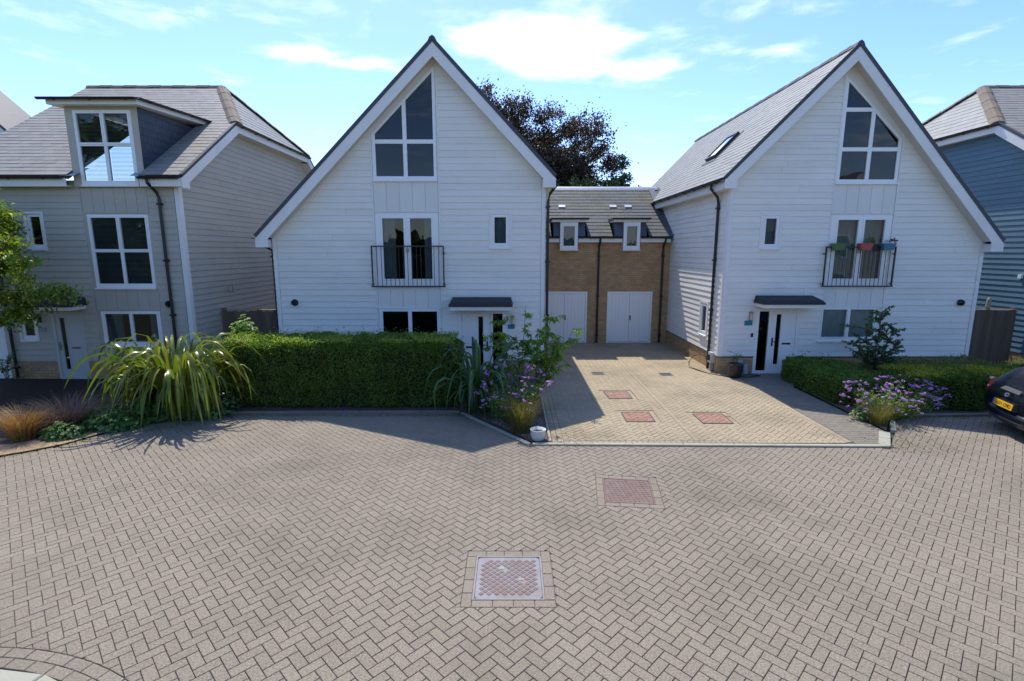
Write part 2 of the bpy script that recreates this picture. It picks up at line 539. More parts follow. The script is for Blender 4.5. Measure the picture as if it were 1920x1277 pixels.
def cladding(wall, fr, outline, holes, m, z0, pitch=.177, name='board', gapx=.004, nmax=300):
    """lapped horizontal boards clipped to a convex outline, minus rectangular holes"""
    xs = [p[0] for p in outline]; zs = [p[1] for p in outline]
    z = z0; items = []
    while z < max(zs):
        strip = clip_convex(rect(min(xs), z, max(xs), z + pitch + .001), outline)
        if len(strip) >= 3 and abs(area(strip)) > .002:
            for q in sub_all([strip], holes):
                if abs(area(q)) < .002: continue
                a0 = min(p[0] for p in q); a1 = max(p[0] for p in q)
                cuts = [a0]
                xj = a0 + random.uniform(1.2, 4.2)
                while xj < a1 - .5:
                    cuts.append(xj); xj += random.uniform(3.0, 4.2)
                cuts.append(a1)
                lip = .029 + random.uniform(-.0025, .0025)
                for c0, c1 in zip(cuts[:-1], cuts[1:]):
                    qq = clip_convex(q, rect(c0 + (.0025 if c0 > a0 else -.01), z - 1, c1 - (.0025 if c1 < a1 else -.01), z + 1))
                    if len(qq) >= 3 and abs(area(qq)) > .001:
                        items.append((qq, lip + random.uniform(-.001, .001), .010, (z, z + pitch)))
        z += pitch
    pieces(wall, name, items, fr, m, nmax, base=-.002, plural='boards')

def vboards(wall, fr, x0, x1, z0, z1, m, n=5):
    w = (x1 - x0) / n
    items = [(rect(x0 + i * w + .004, z0, x0 + (i + 1) * w - .004, z1), .018, None, None) for i in range(n)]
    pieces(wall, 'panel_board', items, fr, m, base=.001, bevel=.004)

def roof_tiles(roof, fr, outline, holes, m, w=.30, e=.20, nmax=300, name='slate', lift=.010, phase=0.0):
    outline = ccw(outline)
    xs = [p[0] for p in outline]; ys = [p[1] for p in outline]
    items = []; row = 0; y = min(ys)
    while y < max(ys):
        x = min(xs) - (w / 2 if row % 2 else 0) - phase
        while x < max(xs):
            q = clip_convex(rect(x + .0025, y, x + w - .0025, y + e + .002), outline)
            if len(q) >= 3 and abs(area(q)) > .001:
                for r_ in sub_all([q], holes):
                    if abs(area(r_)) > .001:
                        j = random.uniform(-.003, .003)
                        items.append((r_, lift + .006 + j, .007, (y, y + e)))
            x += w
        y += e; row += 1
    pieces(roof, name, items, fr, m, nmax, base=.001, plural=name + 's')

def bricks(wall, fr, outline, holes, nmax=300, L=.243, H=.085, z0=0.0):
    outline = ccw(outline)
    xs = [p[0] for p in outline]; ys = [p[1] for p in outline]
    items = []; row = 0; y = z0
    while y < max(ys):
        x = min(xs) - (L / 2 if row % 2 else 0)
        while x < max(xs):
            q = clip_convex(rect(x + .006, y + .006, x + L - .006, y + H - .006), outline)
            if len(q) >= 3 and abs(area(q)) > .0004:
                for r_ in sub_all([q], holes):
                    if abs(area(r_)) > .0004: items.append((r_, .008 + random.uniform(-.001, .001), None, None))
            x += L
        y += H; row += 1
    pieces(wall, 'brick', items, fr, BRICK, nmax, base=0.0, plural='bricks')

def window(house, fr, outer, panes, sill=True, d=.02, sash=(), m=UPVC, name='window', blind=None, trim=None, cm=None):
    """frame bars between panes; each pane, sill, blind is a sub-part"""
    bars = sub_all([ccw(outer)], panes)
    mb = MB()
    for p in bars:
        v, f = solid(p, fr, d, None, d - .07)
        mb.add(v, f)
        mb.add([fr.p(x, y, d - .07) for x, y in p], [tuple(range(len(p)))])
    w = mb.build(name, m, house)
    for i, p in enumerate(panes):
        p = ccw(p)[::-1] if fr.flip else ccw(p)
        v = [fr.p(x, y, d - .035) for x, y in p]
        link_mesh('pane', v, [tuple(range(len(v)))], GLASS, w)
        if i in sash:
            ins = inset(p, .012); outp = inset(p, -.045)
            ring = sub_all([ccw(outp)], [p])
            s_ = MB()
            for q in ring: s_.add(*solid(q, fr, d + .016, None, d, bevel=0))
            s_.build('sash', m, w)
    if sill:
        x0 = min(p[0] for p in outer) - .02; x1 = max(p[0] for p in outer) + .02; z0 = min(p[1] for p in outer)
        v, f = solid(rect(x0, z0 - .045, x1, z0 - .002), fr, .075, None, 0.0)
        v2 = [fr.p(x, y, 0) for x, y in rect(x0, z0 - .045, x1, z0 - .002)]
        link_mesh('sill', v, f, m, w)
    if trim:
        t = sub_all([ccw([(x + sx * trim, z + sz * trim) for (x, z), (sx, sz) in zip(ccw(outer), [(-1, -1), (1, -1), (1, 1), (-1, 1)])])], [outer])
        tb = MB()
        for q in t: tb.add(*solid(q, fr, .036, None, -.002))
        tb.build('trim', m if m is not UPVC else TRIM, w)
    if blind == 'venetian':
        for i, p in enumerate(panes):
            x0 = min(q[0] for q in p); x1 = max(q[0] for q in p); z0 = min(q[1] for q in p); z1 = max(q[1] for q in p)
            b = MB(); z = z1
            while z > z0:
                a = [fr.p(x0, z - .016, d - .075), fr.p(x1, z - .016, d - .075), fr.p(x1, z, d - .105), fr.p(x0, z, d - .105)]
                b.add(a, [(0, 1, 2, 3)]); z -= .035
            b.build('blind', BLIND, w)
    elif blind == 'side':
        x0 = min(q[0] for q in outer); x1 = max(q[0] for q in outer); z0 = min(q[1] for q in outer); z1 = max(q[1] for q in outer)
        for a_, b_ in ((x0, x0 + (x1 - x0) * .30), (x1 - (x1 - x0) * .24, x1)):
            n = 24; v = []; f = []
            for k in range(n + 1):
                x = a_ + (b_ - a_) * k / n; dd = d - .16 + .03 * math.sin(k * 1.9)
                v += [fr.p(x, z0, dd), fr.p(x, z1, dd)]
            for k in range(n): f.append((2 * k, 2 * k + 2, 2 * k + 3, 2 * k + 1))
            link_mesh('curtain', v, f, cm or FROST, w, smooth=True)
    elif blind == 'roller':
        x0 = min(q[0] for q in outer); x1 = max(q[0] for q in outer); z0 = min(q[1] for q in outer); z1 = max(q[1] for q in outer)
        n = 40; v = []; f = []
        for k in range(n + 1):
            x = x0 + (x1 - x0) * k / n; dd = d - .14 + .012 * math.sin(k * 1.7)
            v += [fr.p(x, z0, dd), fr.p(x, z1, dd)]
        for k in range(n): f.append((2 * k, 2 * k + 2, 2 * k + 3, 2 * k + 1))
        link_mesh('curtain', v, f, cm or CURTAIN, w, smooth=True)
    return w

def gutter(house, a, b, r=.06, brackets=True):
    """half-round gutter from a to b (horizontal)"""
    a, b = Vector(a), Vector(b); d = (b - a).normalized(); side = d.cross(Vector((0, 0, 1)))
    prof = [(math.cos(t), -math.sin(t)) for t in [math.pi * k / 8 for k in range(9)]]
    v = []; f = []
    for p in (a, b):
        for rr in (r, r - .008):
            v += [p + side * (c * rr) + Vector((0, 0, s * rr)) for c, s in prof]
    n = 9
    for k in range(n - 1):
        f.append((k, k + 1, 2 * n + k + 1, 2 * n + k)); f.append((n + k, 3 * n + k, 3 * n + k + 1, n + k + 1))
        f.append((k, n + k, n + k + 1, k + 1)); f.append((2 * n + k, 2 * n + k + 1, 3 * n + k + 1, 3 * n + k))
    f.append((0, 2 * n, 3 * n, n)); f.append((n - 1, 2 * n - 1, 4 * n - 1, 3 * n - 1))
    g = link_mesh('gutter', v, f, BLACKP, house)
    L = (b - a).length; k = .45
    while k < L:
        c = a + d * k
        mb = MB()
        pts = [c + side * (math.cos(t) * (r + .008)) + Vector((0, 0, -math.sin(t) * (r + .008))) for t in [math.pi * j / 6 for j in range(7)]]
        mb.tube(pts, .012, 4)
        mb.build('bracket', BLACKP, g)
        k += .95
    return g

def downpipe(house, pts, r=.042):
    mb = MB(); mb.tube(pts, r, 10)
    p = mb.build('downpipe', BLACKP, house, smooth=False)
    a, b = Vector(pts[-2]), Vector(pts[-1])
    n = max(1, int((a - b).length / 1.7))
    for i in range(n + 1):
        c = a + (b - a) * ((i + .1) / (n + .3))
        m_ = MB(); m_.box(c.x - .065, c.x + .065, c.y - .05, c.y + .06, c.z - .025, c.z + .025)
        m_.build('clip', BLACKP, p)
    return p

def verge_roof(house, Yf, Yb, ax, az, lx, lz, rx, rz, ov=.35, thick=.16, tile_left=300, tile_right=0, skylight=None):
    """ridge along Y. (lx,lz),(rx,rz) are the roof-top eave tips; ov = verge overhang"""
    roofs = []
    for (ex, ez, nm, vis) in ((lx, lz, 'left', tile_left), (rx, rz, 'right', tile_right)):
        d = Vector((ax - ex, 0, az - ez)); Ls = d.length; d.normalize()
        fr = Frame((ex, Yf - ov, ez), (0, 1, 0), d).out((0, 0, 1))
        W_ = Yb + .3 - (Yf - ov)
        mb = MB()
        o0, o1 = -.004, -thick + .05
        c = [(0.02, 0), (W_, 0), (W_, Ls), (0.02, Ls)]
        mb.add([fr.p(x, y, -.004) for x, y in c] + [fr.p(x, y, o1) for x, y in c],
               [(0, 1, 2, 3), (7, 6, 5, 4), (0, 4, 5, 1), (1, 5, 6, 2), (3, 2, 6, 7), (0, 3, 7, 4)])
        roof = mb.build('roof', RIDGED, house)
        roof_tiles(roof, fr, rect(0, 0, W_, Ls - .03), [], SLATE, nmax=vis)
        roofs.append((roof, fr, Ls, W_))
        # verge: dark cap and white bargeboard on the front
        th = MB(); th.add(*solid(rect(-.015, 0, .05, Ls), fr, .035, None, -.06))
        th.add([fr.p(x, y, -.06) for x, y in rect(-.015, 0, .05, Ls)], [(0, 1, 2, 3)])
        th.build('verge_cap', RIDGED, house)
        fr2 = Frame((ex, Yf - ov, ez), Vector((1, 0, 0)), Vector((0, 0, 1))).out((0, -1, 0))
        dx, dz = ax - ex, az - ez
        nx, nz_ = -dz / Ls * (1 if dx > 0 else -1), 0
        # vertical depth of board for perpendicular width .25
        vd = .25 * Ls / abs(dx)
        top0 = .06 * Ls / abs(dx)
        bw = .36
        sx = 1 if dx > 0 else -1
        poly = [(0, -top0), (dx, dz - top0), (dx, dz - top0 - vd), (sx * bw, -top0 - vd + bw * dz / abs(dx))]
        box_ = [(0, -top0), (sx * bw, -top0 + bw * dz / abs(dx)), (sx * bw, -.32), (0, -.32)]
        p1 = [(sx * bw, -top0 + bw * dz / abs(dx)), (dx, dz - top0), (dx, dz - top0 - vd), (sx * bw, -top0 - vd + bw * dz / abs(dx))]
        bb = MB()
        for pl in (p1, box_):
            bb.add(*solid(pl, fr2, .0, None, -.03))
            bb.add([fr2.p(x, y, -.03) for x, y in pl], [tuple(range(4))])
        bb.build('bargeboard', TRIM, house)
        # soffit under the verge and boxed eave
        s_ = MB()
        q = [(sx * .05, -top0 - vd + .06), (dx, dz - top0 - vd + .06)]
        s_.add([fr2.p(sx * .36, -.06 + .36 * dz / abs(dx) - vd + .0, -.03), fr2.p(dx, dz - vd - .0, -.03), fr2.p(dx, dz - vd, -ov), fr2.p(sx * .36, -.06 + .36 * dz / abs(dx) - vd, -ov)], [(0, 1, 2, 3)])
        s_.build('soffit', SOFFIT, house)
        # eave fascia + soffit box along the side
        e = MB()
        x0, x1 = (ex + .02, ex + .30) if dx > 0 else (ex - .30, ex - .02)
        e.box(x0, x1, Yf - ov + .031, Yb, ez - .32, ez - .10)
        e.build('eave_box', TRIM, house)
        gutter(house, (ex - sx * .06, Yf - ov + .03, ez - .06), (ex - sx * .06, Yb, ez - .06))
    # ridge tiles
    y = Yf - ov - .02; i = 0
    while y < Yb + .2:
        mb = MB()
        l_ = .44
        for t0 in range(6):
            pass
        ring = [(-.12, -.10), (-.07, .0), (0, .045), (.07, .0), (.12, -.10)]
        h = .012 * (i % 2)
        v = [(ax + a, yy, az + b + .03 + h) for yy in (y, y + l_) for a, b in ring]
        f = [(k, k + 1, 5 + k + 1, 5 + k) for k in range(4)] + [(0, 1, 2, 3, 4), (9, 8, 7, 6, 5)]
        mb.add(v, f)
        mb.build('ridge_tile', RIDGED, roofs[0][0], cache=True)
        y += l_ + .003; i += 1
    return roofs

def canopy(house, x0, x1, Yf, depth=.68, zb=2.13, lm=TRIM):
    mb = MB()
    z1 = zb + .11; z2 = z1 + .12; z3 = z1 + .22
    y0 = Yf - depth
    v = [(x0, y0, z1), (x1, y0, z1), (x1, Yf - .03, z1), (x0, Yf - .03, z1),
         (x0 + .05, y0 + .07, z2), (x1 - .05, y0 + .07, z2), (x1 - .05, Yf - .03, z3), (x0 + .05, Yf - .03, z3),
         (x0, y0, z1 + .05), (x1, y0, z1 + .05), (x1, Yf - .03, z1 + .05), (x0, Yf - .03, z1 + .05)]
    f = [(0, 3, 2, 1), (0, 1, 9, 8), (1, 2, 10, 9), (3, 0, 8, 11), (8, 9, 5, 4), (9, 10, 6, 5), (11, 8, 4, 7), (4, 5, 6, 7)]
    c = mb.add(v, f).build('door_canopy', FELT, house)
    m2 = MB(); m2.box(x0 + .04, x1 - .04, y0 + .04, Yf - .034, zb, z1 - .002)
    m2.build('canopy_fascia', lm, c)
    return c

def front_door(house, fr, x0, x1, side, leaf=(0, 0), slot=None, zt=2.03, m=UPVC, handle_x=None, letter_x=None, lettermat=None):
    """door frame outer x0..x1; side=(a,b) glass sidelight or None; leaf=(a,b)"""
    outer = rect(x0, -.02, x1, zt)
    holes = [rect(leaf[0], .05, leaf[1], zt - .07)]
    if side: holes.append(rect(side[0], .10, side[1], zt - .08))
    mb = MB()
    for q in sub_all([outer], holes):
        mb.add(*solid(q, fr, .03, None, -.06))
    d = mb.build('door_frame', m, house)
    if side:
        link_mesh('pane', [fr.p(x, y, -.01) for x, y in holes[1]], [(3, 2, 1, 0) if fr.flip else (0, 1, 2, 3)], GLASS, d)
    lf = MB()
    lp = rect(leaf[0] + .006, .056, leaf[1] - .006, zt - .076)
    gl = rect(slot[0], .30, slot[1], zt - .17)
    for q in sub_all([lp], [gl]): lf.add(*solid(q, fr, .005, None, -.05))
    dr = lf.build('door', m, house)
    ring = MB()
    for q in sub_all([rect(slot[0] - .025, .275, slot[1] + .025, zt - .145)], [gl]): ring.add(*solid(q, fr, .016, None, .004))
    ring.build('glazing_bead', m, dr)
    link_mesh('pane', [fr.p(x, y, -.02) for x, y in gl], [(3, 2, 1, 0) if fr.flip else (0, 1, 2, 3)], GLASS, dr)
    hb = MB()
    hb.add(*solid(rect(handle_x - .02, .88, handle_x + .02, 1.14), fr, .022, None, .004))
    p0, p1 = fr.p(handle_x, 1.03, .022), fr.p(handle_x, 1.03, .075)
    hb.tube([p0, p1], .012, 8)
    s_ = 1 if (leaf[0] + leaf[1]) / 2 > handle_x else -1
    hb.tube([fr.p(handle_x, 1.03, .07), fr.p(handle_x + s_ * .12, 1.03, .07)], .012, 8)
    hb.build('handle', BLACKM if lettermat is None else STEEL, dr)
    lb = MB(); lb.add(*solid(rect(letter_x - .13, .93, letter_x + .13, .985), fr, .02, None, .004, bevel=.006))
    lb.build('letterbox', lettermat or BLACKM, dr)
    # dark hall behind
    return d

def railing(house, fr, x0, x1, z0, z1, n=15, d=.14):
    w = MB()
    t = .02
    for (a, b, c, e) in ((x0, z1 - .035, x1, z1), (x0 - .03, z0, x1 + .03, z0 + .035), (x0, z0 + .035, x0 + .035, z1 - .035), (x1 - .035, z0 + .035, x1, z1 - .035)):
        w.add(*solid(rect(a, b, c, e), fr, d + t, None, d - t))
        w.add([fr.p(x, y, d - t) for x, y in rect(a, b, c, e)], [(0, 1, 2, 3)])
    for xx in (x0, x1):
        for zz in (z0 + .08, z1 - .22):
            w.tube([fr.p(xx, zz, .03), fr.p(xx, zz, d)], .018, 6)
    r = w.build('railing', BLACKM, house)
    for i in range(1, n + 1):
        x = x0 + .035 + (x1 - x0 - .07) * i / (n + 1)
        b = MB(); b.tube([fr.p(x, z0 + .03, d), fr.p(x, z1 - .03, d)], .009, 6)
        b.build('baluster', BLACKM, r, cache=True)
    return r

def cowl(house, c, facing, name='vent_cowl'):
    c = Vector(c); facing = Vector(facing)
    mb = MB()
    mb.tube([c, c + facing * .03, c + facing * .09, c + facing * .12], [.10, .10, .085, .03], 16)
    return mb.build(name, BLACKP, house, smooth=True)

# ------------------------------------------------------------------ paving
def herringbone(x0, x1, y0, y1, Wd, off=(0, 0), gap=.0036):
    """45 degree herringbone of 2:1 blocks; yields quads (world xy)"""
    c = math.sqrt(.5)
    def rot(a, b): return (c * (a - b) + off[0], c * (a + b) + off[1])
    res = []
    span = int((abs(x1 - x0) + abs(y1 - y0)) / Wd) + 8
    cx, cy = (x0 + x1) / 2 - off[0], (y0 + y1) / 2 - off[1]
    a0 = int((c * (cx + cy)) / Wd); b0 = int((c * (cy - cx)) / Wd)
    for i in range(a0 - span, a0 + span):
        for j in range(b0 - span, b0 + span):
            d = (i - j) % 4
            if d == 0: r_ = (i, j, i + 2, j + 1)
            elif d == 3: r_ = (i, j, i + 1, j + 2)
            else: continue
            mx, my = rot((r_[0] + r_[2]) / 2 * Wd, (r_[1] + r_[3]) / 2 * Wd)
            if mx < x0 - .2 or mx > x1 + .2 or my < y0 - .2 or my > y1 + .2: continue
            q = [(r_[0] * Wd + gap, r_[1] * Wd + gap), (r_[2] * Wd - gap, r_[1] * Wd + gap), (r_[2] * Wd - gap, r_[3] * Wd - gap), (r_[0] * Wd + gap, r_[3] * Wd - gap)]
            res.append([rot(a, b) for a, b in q])
    return res

def inside(pt, poly):
    x, y = pt; r_ = False; n = len(poly)
    for i in range(n):
        (x1, y1), (x2, y2) = poly[i], poly[(i + 1) % n]
        if (y1 > y) != (y2 > y) and x < (x2 - x1) * (y - y1) / (y2 - y1) + x1: r_ = not r_
    return r_
def seg_hit(poly, a, b):
    q = [(p[0], p[1]) for p in poly]
    ex, ey = b[0] - a[0], b[1] - a[1]; L = math.hypot(ex, ey)
    if L < 1e-6: return False
    s_ = [ex * (p[1] - a[1]) - ey * (p[0] - a[0]) for p in q]
    if min(s_) >= 0 or max(s_) <= 0: return False
    t = [((p[0] - a[0]) * ex + (p[1] - a[1]) * ey) / (L * L) for p in q]
    return max(t) > 0 and min(t) < 1

def region_fill(quads, region, holes=(), gap=.004):
    region = ccw(region); xs = [p[0] for p in region]; ys = [p[1] for p in region]
    bx = (min(xs) - .2, max(xs) + .2, min(ys) - .2, max(ys) + .2)
    edges = [(region[i], region[(i + 1) % len(region)], True) for i in range(len(region))]
    res = []
    for q in quads:
        mx = sum(p[0] for p in q) / 4; my = sum(p[1] for p in q) / 4
        if not (bx[0] < mx < bx[1] and bx[2] < my < bx[3]): continue
        hit = [(a, b) for a, b, k in edges if seg_hit(q, a, b)]
        if not hit and not inside((mx, my), region): continue
        p = q
        for a, b in hit:
            dx, dy = b[0] - a[0], b[1] - a[1]; L = math.hypot(dx, dy); nx, ny = -dy / L * gap, dx / L * gap
            p = clip_line(p, (a[0] + nx, a[1] + ny), (b[0] + nx, b[1] + ny))
            if len(p) < 3: break
        if len(p) < 3 or abs(area(p)) < .0006: continue
        ps = [p]
        for h in holes: ps = [z for y in ps for z in subtract(y, h)]
        res += [z for z in ps if len(z) >= 3 and abs(area(z)) > .0006]
    return res

GF = Frame((0, 0, 0), (1, 0, 0), (0, 1, 0)).out((0, 0, 1))
def pave(parent, polys, m, z=0.0, nmax=300, name='paver', bevel=.0035, th=.02):
    items = [(p, z + random.uniform(-.0012, .0012), None, None) for p in polys]
    pieces(parent, name, items, GF, m, nmax, base=z - th, bevel=bevel, plural='pavers')

def sheet(name, poly, z, m, kind='structure', thick=0.0):
    o = link_mesh(name, [(x, y, z) for x, y in ccw(poly)], [tuple(range(len(poly)))], m)
    o['kind'] = kind
    return o

ground = sheet('ground', [(-400, -200), (400, -200), (400, 900), (-400, 900)], -.06, EARTH)

PW = .1135
ROAD_EDGE = [(-16, 8.2), (-12, 8.5), (-9.6, 9.05), (-9.25, 9.3), (-8.9, 9.65), (-8.7, 10.1), (-8.35, 10.75), (-7.5, 11.2), (-6.77, 11.62), (-1.25, 11.7), (-.98, 11.3), (.30, 9.62),
             (7.40, 9.50), (8.12, 10.36), (8.85, 11.36), (15.0, 11.62)]
# far road surface and its island edge near the camera on the left
ISL = (-5.05, .95); ISR = 3.45
isl = [(ISL[0] + ISR * math.cos(a), ISL[1] + ISR * math.sin(a)) for a in [math.pi * k / 48 for k in range(49)]]
road_poly = [(-16, -6), (18, -6), (18, 11.7)] + ROAD_EDGE[::-1]
road = sheet('road', road_poly, -.016, SAND)
cover1 = rect(-.445, 5.08, .365, 5.90)
cov1f = rect(-.565, 4.96, .485, 6.02)
cov2 = [(1.54, 8.17), (1.43, 7.32), (2.19, 7.24), (2.31, 8.07)]
def grow(poly, g): return inset(ccw(poly), -g)
cov2f = grow(cov2, .122)
front = [(-14, 3.4), (14, 3.4), (16, 11.64)] + [p for p in ROAD_EDGE[::-1] if p[0] > -13] + [(-14, 8.4)]
# region visible from the place: everything from y=3.4
quads = herringbone(-13, 14, 3.4, 11.9, PW, (.03, .02))
polys = region_fill(quads, front, [cov1f, cov2f])
# trim for island rings (nearest chord only, so the curve stays clean)
res = []
for p in polys:
    mx = sum(q[0] for q in p) / len(p); my = sum(q[1] for q in p) / len(p)
    dr = math.hypot(mx - ISL[0], my - ISL[1])
    if dr > ISR + .3: res.append(p); continue
    a = math.atan2(my - ISL[1], mx - ISL[0])
    t = (ISL[0] + ISR * math.cos(a), ISL[1] + ISR * math.sin(a))
    q = clip_line(p, t, (t[0] - math.sin(a), t[1] + math.cos(a)), False)
    if len(q) >= 3 and abs(area(q)) > .0005: res.append(q)
pave(road, res, PAVER)
# two rings of blocks round the island and its pale kerb
ring = []
for rr, wd in ((ISR - .118, .112), (ISR - .236, .112)):
    n = int(2 * math.pi * rr / .226); off = random.random()
    for k in range(n):
        a0, a1 = 2 * math.pi * (k + off) / n, 2 * math.pi * (k + 1 + off) / n - .0025
        if math.sin((a0 + a1) / 2) < .3: continue
        ring.append([(ISL[0] + r_ * math.cos(a), ISL[1] + r_ * math.sin(a)) for r_, a in ((rr, a0), (rr + wd, a0), (rr + wd, a1), (rr, a1))])
pave(road, ring, PAVER, name='edge_paver')
kr = []
for k in range(11):
    a0, a1 = math.pi * (.1 + k * .08), math.pi * (.1 + (k + 1) * .08) - .004
    rr = ISR - .24
    kr.append([(ISL[0] + r_ * math.cos(a), ISL[1] + r_ * math.sin(a)) for r_, a in ((rr - .16, a0), (rr, a0), (rr, a1), (rr - .16, a1))])
isk = MB()
kerb_root = sheet('kerb', [(ISL[0] + (ISR - .41) * math.cos(a), ISL[1] + (ISR - .41) * math.sin(a)) for a in [math.pi * (.05 + .9 * k / 30) for k in range(31)]], -.01, SAND)
pave(kerb_root, kr, KERB, z=.02, name='kerb_stone', th=.05, bevel=.012)

# manhole covers in the road ------------------------------------------
def frame_blocks(parent, inner, w=.115, L=.2265, m=PAVER):
    inner = ccw(inner); outp = grow(inner, w); ps = []
    n = len(inner)
    for i in range(n):
        a, b = inner[i], inner[(i + 1) % n]; c, d = outp[i], outp[(i + 1) % n]
        # strip from a..(b extended) : pinwheel corners
        ex, ey = b[0] - a[0], b[1] - a[1]; l_ = math.hypot(ex, ey); ex /= l_; ey /= l_
        nx, ny = ey, -ex
        k = max(1, round((l_ + w) / L)); st = (l_ + w) / k
        for j in range(k):
            s0, s1 = j * st + .004, (j + 1) * st - .004
            ps.append([(a[0] + ex * s0 + nx * .004, a[1] + ey * s0 + ny * .004), (a[0] + ex * s1 + nx * .004, a[1] + ey * s1 + ny * .004),
                       (a[0] + ex * s1 + nx * (w - .002), a[1] + ey * s1 + ny * (w - .002)), (a[0] + ex * s0 + nx * (w - .002), a[1] + ey * s0 + ny * (w - .002))])
    pave(parent, ps, m, name='edge_paver')
frame_blocks(road, cover1)
frame_blocks(road, cov2)

def manhole(poly, label, m, fm, studs, ang, bolts=(), fill=.29):
    poly = ccw(poly)
    cx = sum(p[0] for p in poly) / 4; cy = sum(p[1] for p in poly) / 4
    root = empty('manhole_cover', (cx, cy, 0), label, 'manhole cover')
    fb = MB()
    for q in sub_all([poly], [inset(poly, .022)]): fb.add(*solid(q, GF, .003, None, -.03))
    fb.build('frame', fm, root)
    pl = inset(poly, .027)
    # rounded corner plate
    rp = []
    n = len(pl); rad = .05
    for i in range(n):
        p, a, b = Vector(pl[i]), Vector(pl[i - 1]), Vector(pl[(i + 1) % n])
        d1 = (a - p).normalized(); d2 = (b - p).normalized()
        for k in range(5):
            t = k / 4
            rp.append(tuple(p + d1 * rad * (1 - t) ** 2 + d2 * rad * t ** 2))
    pb = MB(); pb.add(*solid(rp, GF, -.002, None, -.03))
    plate = pb.build('plate', m, root)
    sb = MB(); W2 = studs
    c, s_ = math.cos(ang), math.sin(ang)
    span = int(1.0 / W2)
    ins = inset(poly, .06)
    for i in range(-span, span):
        for j in range(-span, span):
            x = cx + c * i * W2 - s_ * j * W2; y = cy + s_ * i * W2 + c * j * W2
            if not inside((x, y), ins): continue
            if bolts and (abs(x - cx - (y - cy) * -1) > 99): continue
            if bolts and min(math.hypot(x - bx_, y - by_) for bx_, by_ in bolts) < .05: continue
            if bolts and (x - cx) * .7 - (y - cy) * .7 > .37: continue
            if bolts and -(x - cx) * .7 + (y - cy) * .7 > .40: continue
            h = W2 * fill
            q = [(x + c * a - s_ * b, y + s_ * a + c * b) for a, b in ((-h, -h), (h, -h), (h, h), (-h, h))]
            sb.add(*solid(q, GF, .0035, None, -.003, bevel=.002))
    so = sb.build('studs', RUST if bolts else m, root); so['kind'] = 'stuff'
    for bx_, by_ in bolts:
        b = MB(); b.tube([(bx_, by_, -.002), (bx_, by_, .005)], .028, 16); b.build('lifting_eye', KERB, root, cache=True)
        b2 = MB(); b2.box(bx_ - .012, bx_ + .014, by_ - .007, by_ + .007, .0052, .006); b2.build('key_slot', IRON, root, cache=True)
    return root
manhole(cover1, 'large square steel manhole cover with chequered rusty studs, nearest in the road', GALV, GALV, .062, R(45), bolts=[(-.12, 5.65), (.11, 5.44)], fill=.36)
manhole(cov2, 'rusty red cast iron manhole cover in the road, nearer the driveway kerb', RUST, RUST, .07, R(5))

# driveway ---------------------------------------------------------------
DZ = .012
drive = sheet('driveway', [(.80, 9.72), (6.86, 9.64), (6.86, 15.66), (6.45, 15.7), (6.45, 21.1), (.97, 21.1), (.97, 15.0), (.80, 15.0)], -.004, SAND)
dc = [[(2.50, 13.57), (2.53, 12.88), (3.15, 12.88), (3.15, 13.57)], [(2.60, 11.74), (2.58, 11.05), (3.24, 11.05), (3.27, 11.74)], [(4.26, 11.62), (4.27, 10.93), (4.95, 10.93), (4.97, 11.62)]]
gul = [rect(2.52, 15.45, 2.88, 15.85), rect(4.62, 15.35, 4.98, 15.72)]
holes = [grow(q, .12) for q in dc] + [grow(q, .01) for q in gul]
LINE = 3.76
def strip_v(x0, x1, y0, y1, L=.226):
    ps = []; y = y0
    while y < y1:
        ps.append(rect(x0 + .004, y + .004, x1 - .004, min(y + L, y1) - .004)); y += L
    return ps
def strip_h(x0, x1, y0, y1, L=.226):
    ps = []; x = x0
    while x < x1:
        ps.append(rect(x + .004, y0 + .004, min(x + L, x1) - .004, y1 - .004)); x += L
    return ps
hq = herringbone(.9, 6.9, 9.6, 21.1, PW, (.4, .13))
left_reg = [(1.045, 9.87), (LINE - .06, 9.86), (LINE - .06, 21.08), (1.045, 21.08)]
right_reg = [(LINE + .06, 9.86), (6.73, 9.85), (6.73, 15.6), (6.35, 15.72), (6.35, 21.08), (LINE + .06, 21.08)]
dp = region_fill(hq, left_reg, holes) + region_fill(hq, right_reg, holes)
pave(drive, dp, DPAVER, z=DZ)
bp_ = strip_v(.815, .93, 9.80, 15.0) + strip_v(.93, 1.045, 9.80, 21.05) + strip_v(LINE - .06, LINE + .06, 9.86, 21.05) + strip_v(6.73, 6.85, 9.78, 15.65) + strip_v(6.35, 6.45, 15.7, 21.0)
bp_ += strip_h(1.045, 6.73, 9.745, 9.86, .1135)
bp_ = [z for y in bp_ for z in sub_all([y], holes)]
pave(drive, bp_, DPAVER, z=DZ + .001, name='border_paver')
DLAB = ['red block manhole cover in the driveway, farther of the two left of its centre line',
        'red block manhole cover in the driveway, nearer of the two left of its centre line',
        'red block manhole cover in the driveway, right of its centre line']
for q, lab in zip(dc, DLAB):
    c0 = (sum(p[0] for p in q) / 4, sum(p[1] for p in q) / 4, 0)
    root = empty('recessed_cover', c0, lab, 'manhole cover', 'recessed covers in the driveway')
    fb = MB()
    for z in sub_all([ccw(q)], [inset(ccw(q), .014)]): fb.add(*solid(z, GF, DZ + .003, None, -.01))
    fb.build('frame', IRON, root)
    hb = herringbone(c0[0] - .5, c0[0] + .5, c0[1] - .5, c0[1] + .5, PW, (.21, .3))
    pave(root, region_fill(hb, inset(ccw(q), .017)), RPAVER, z=DZ)
    frame_blocks(drive, q, m=DPAVER)
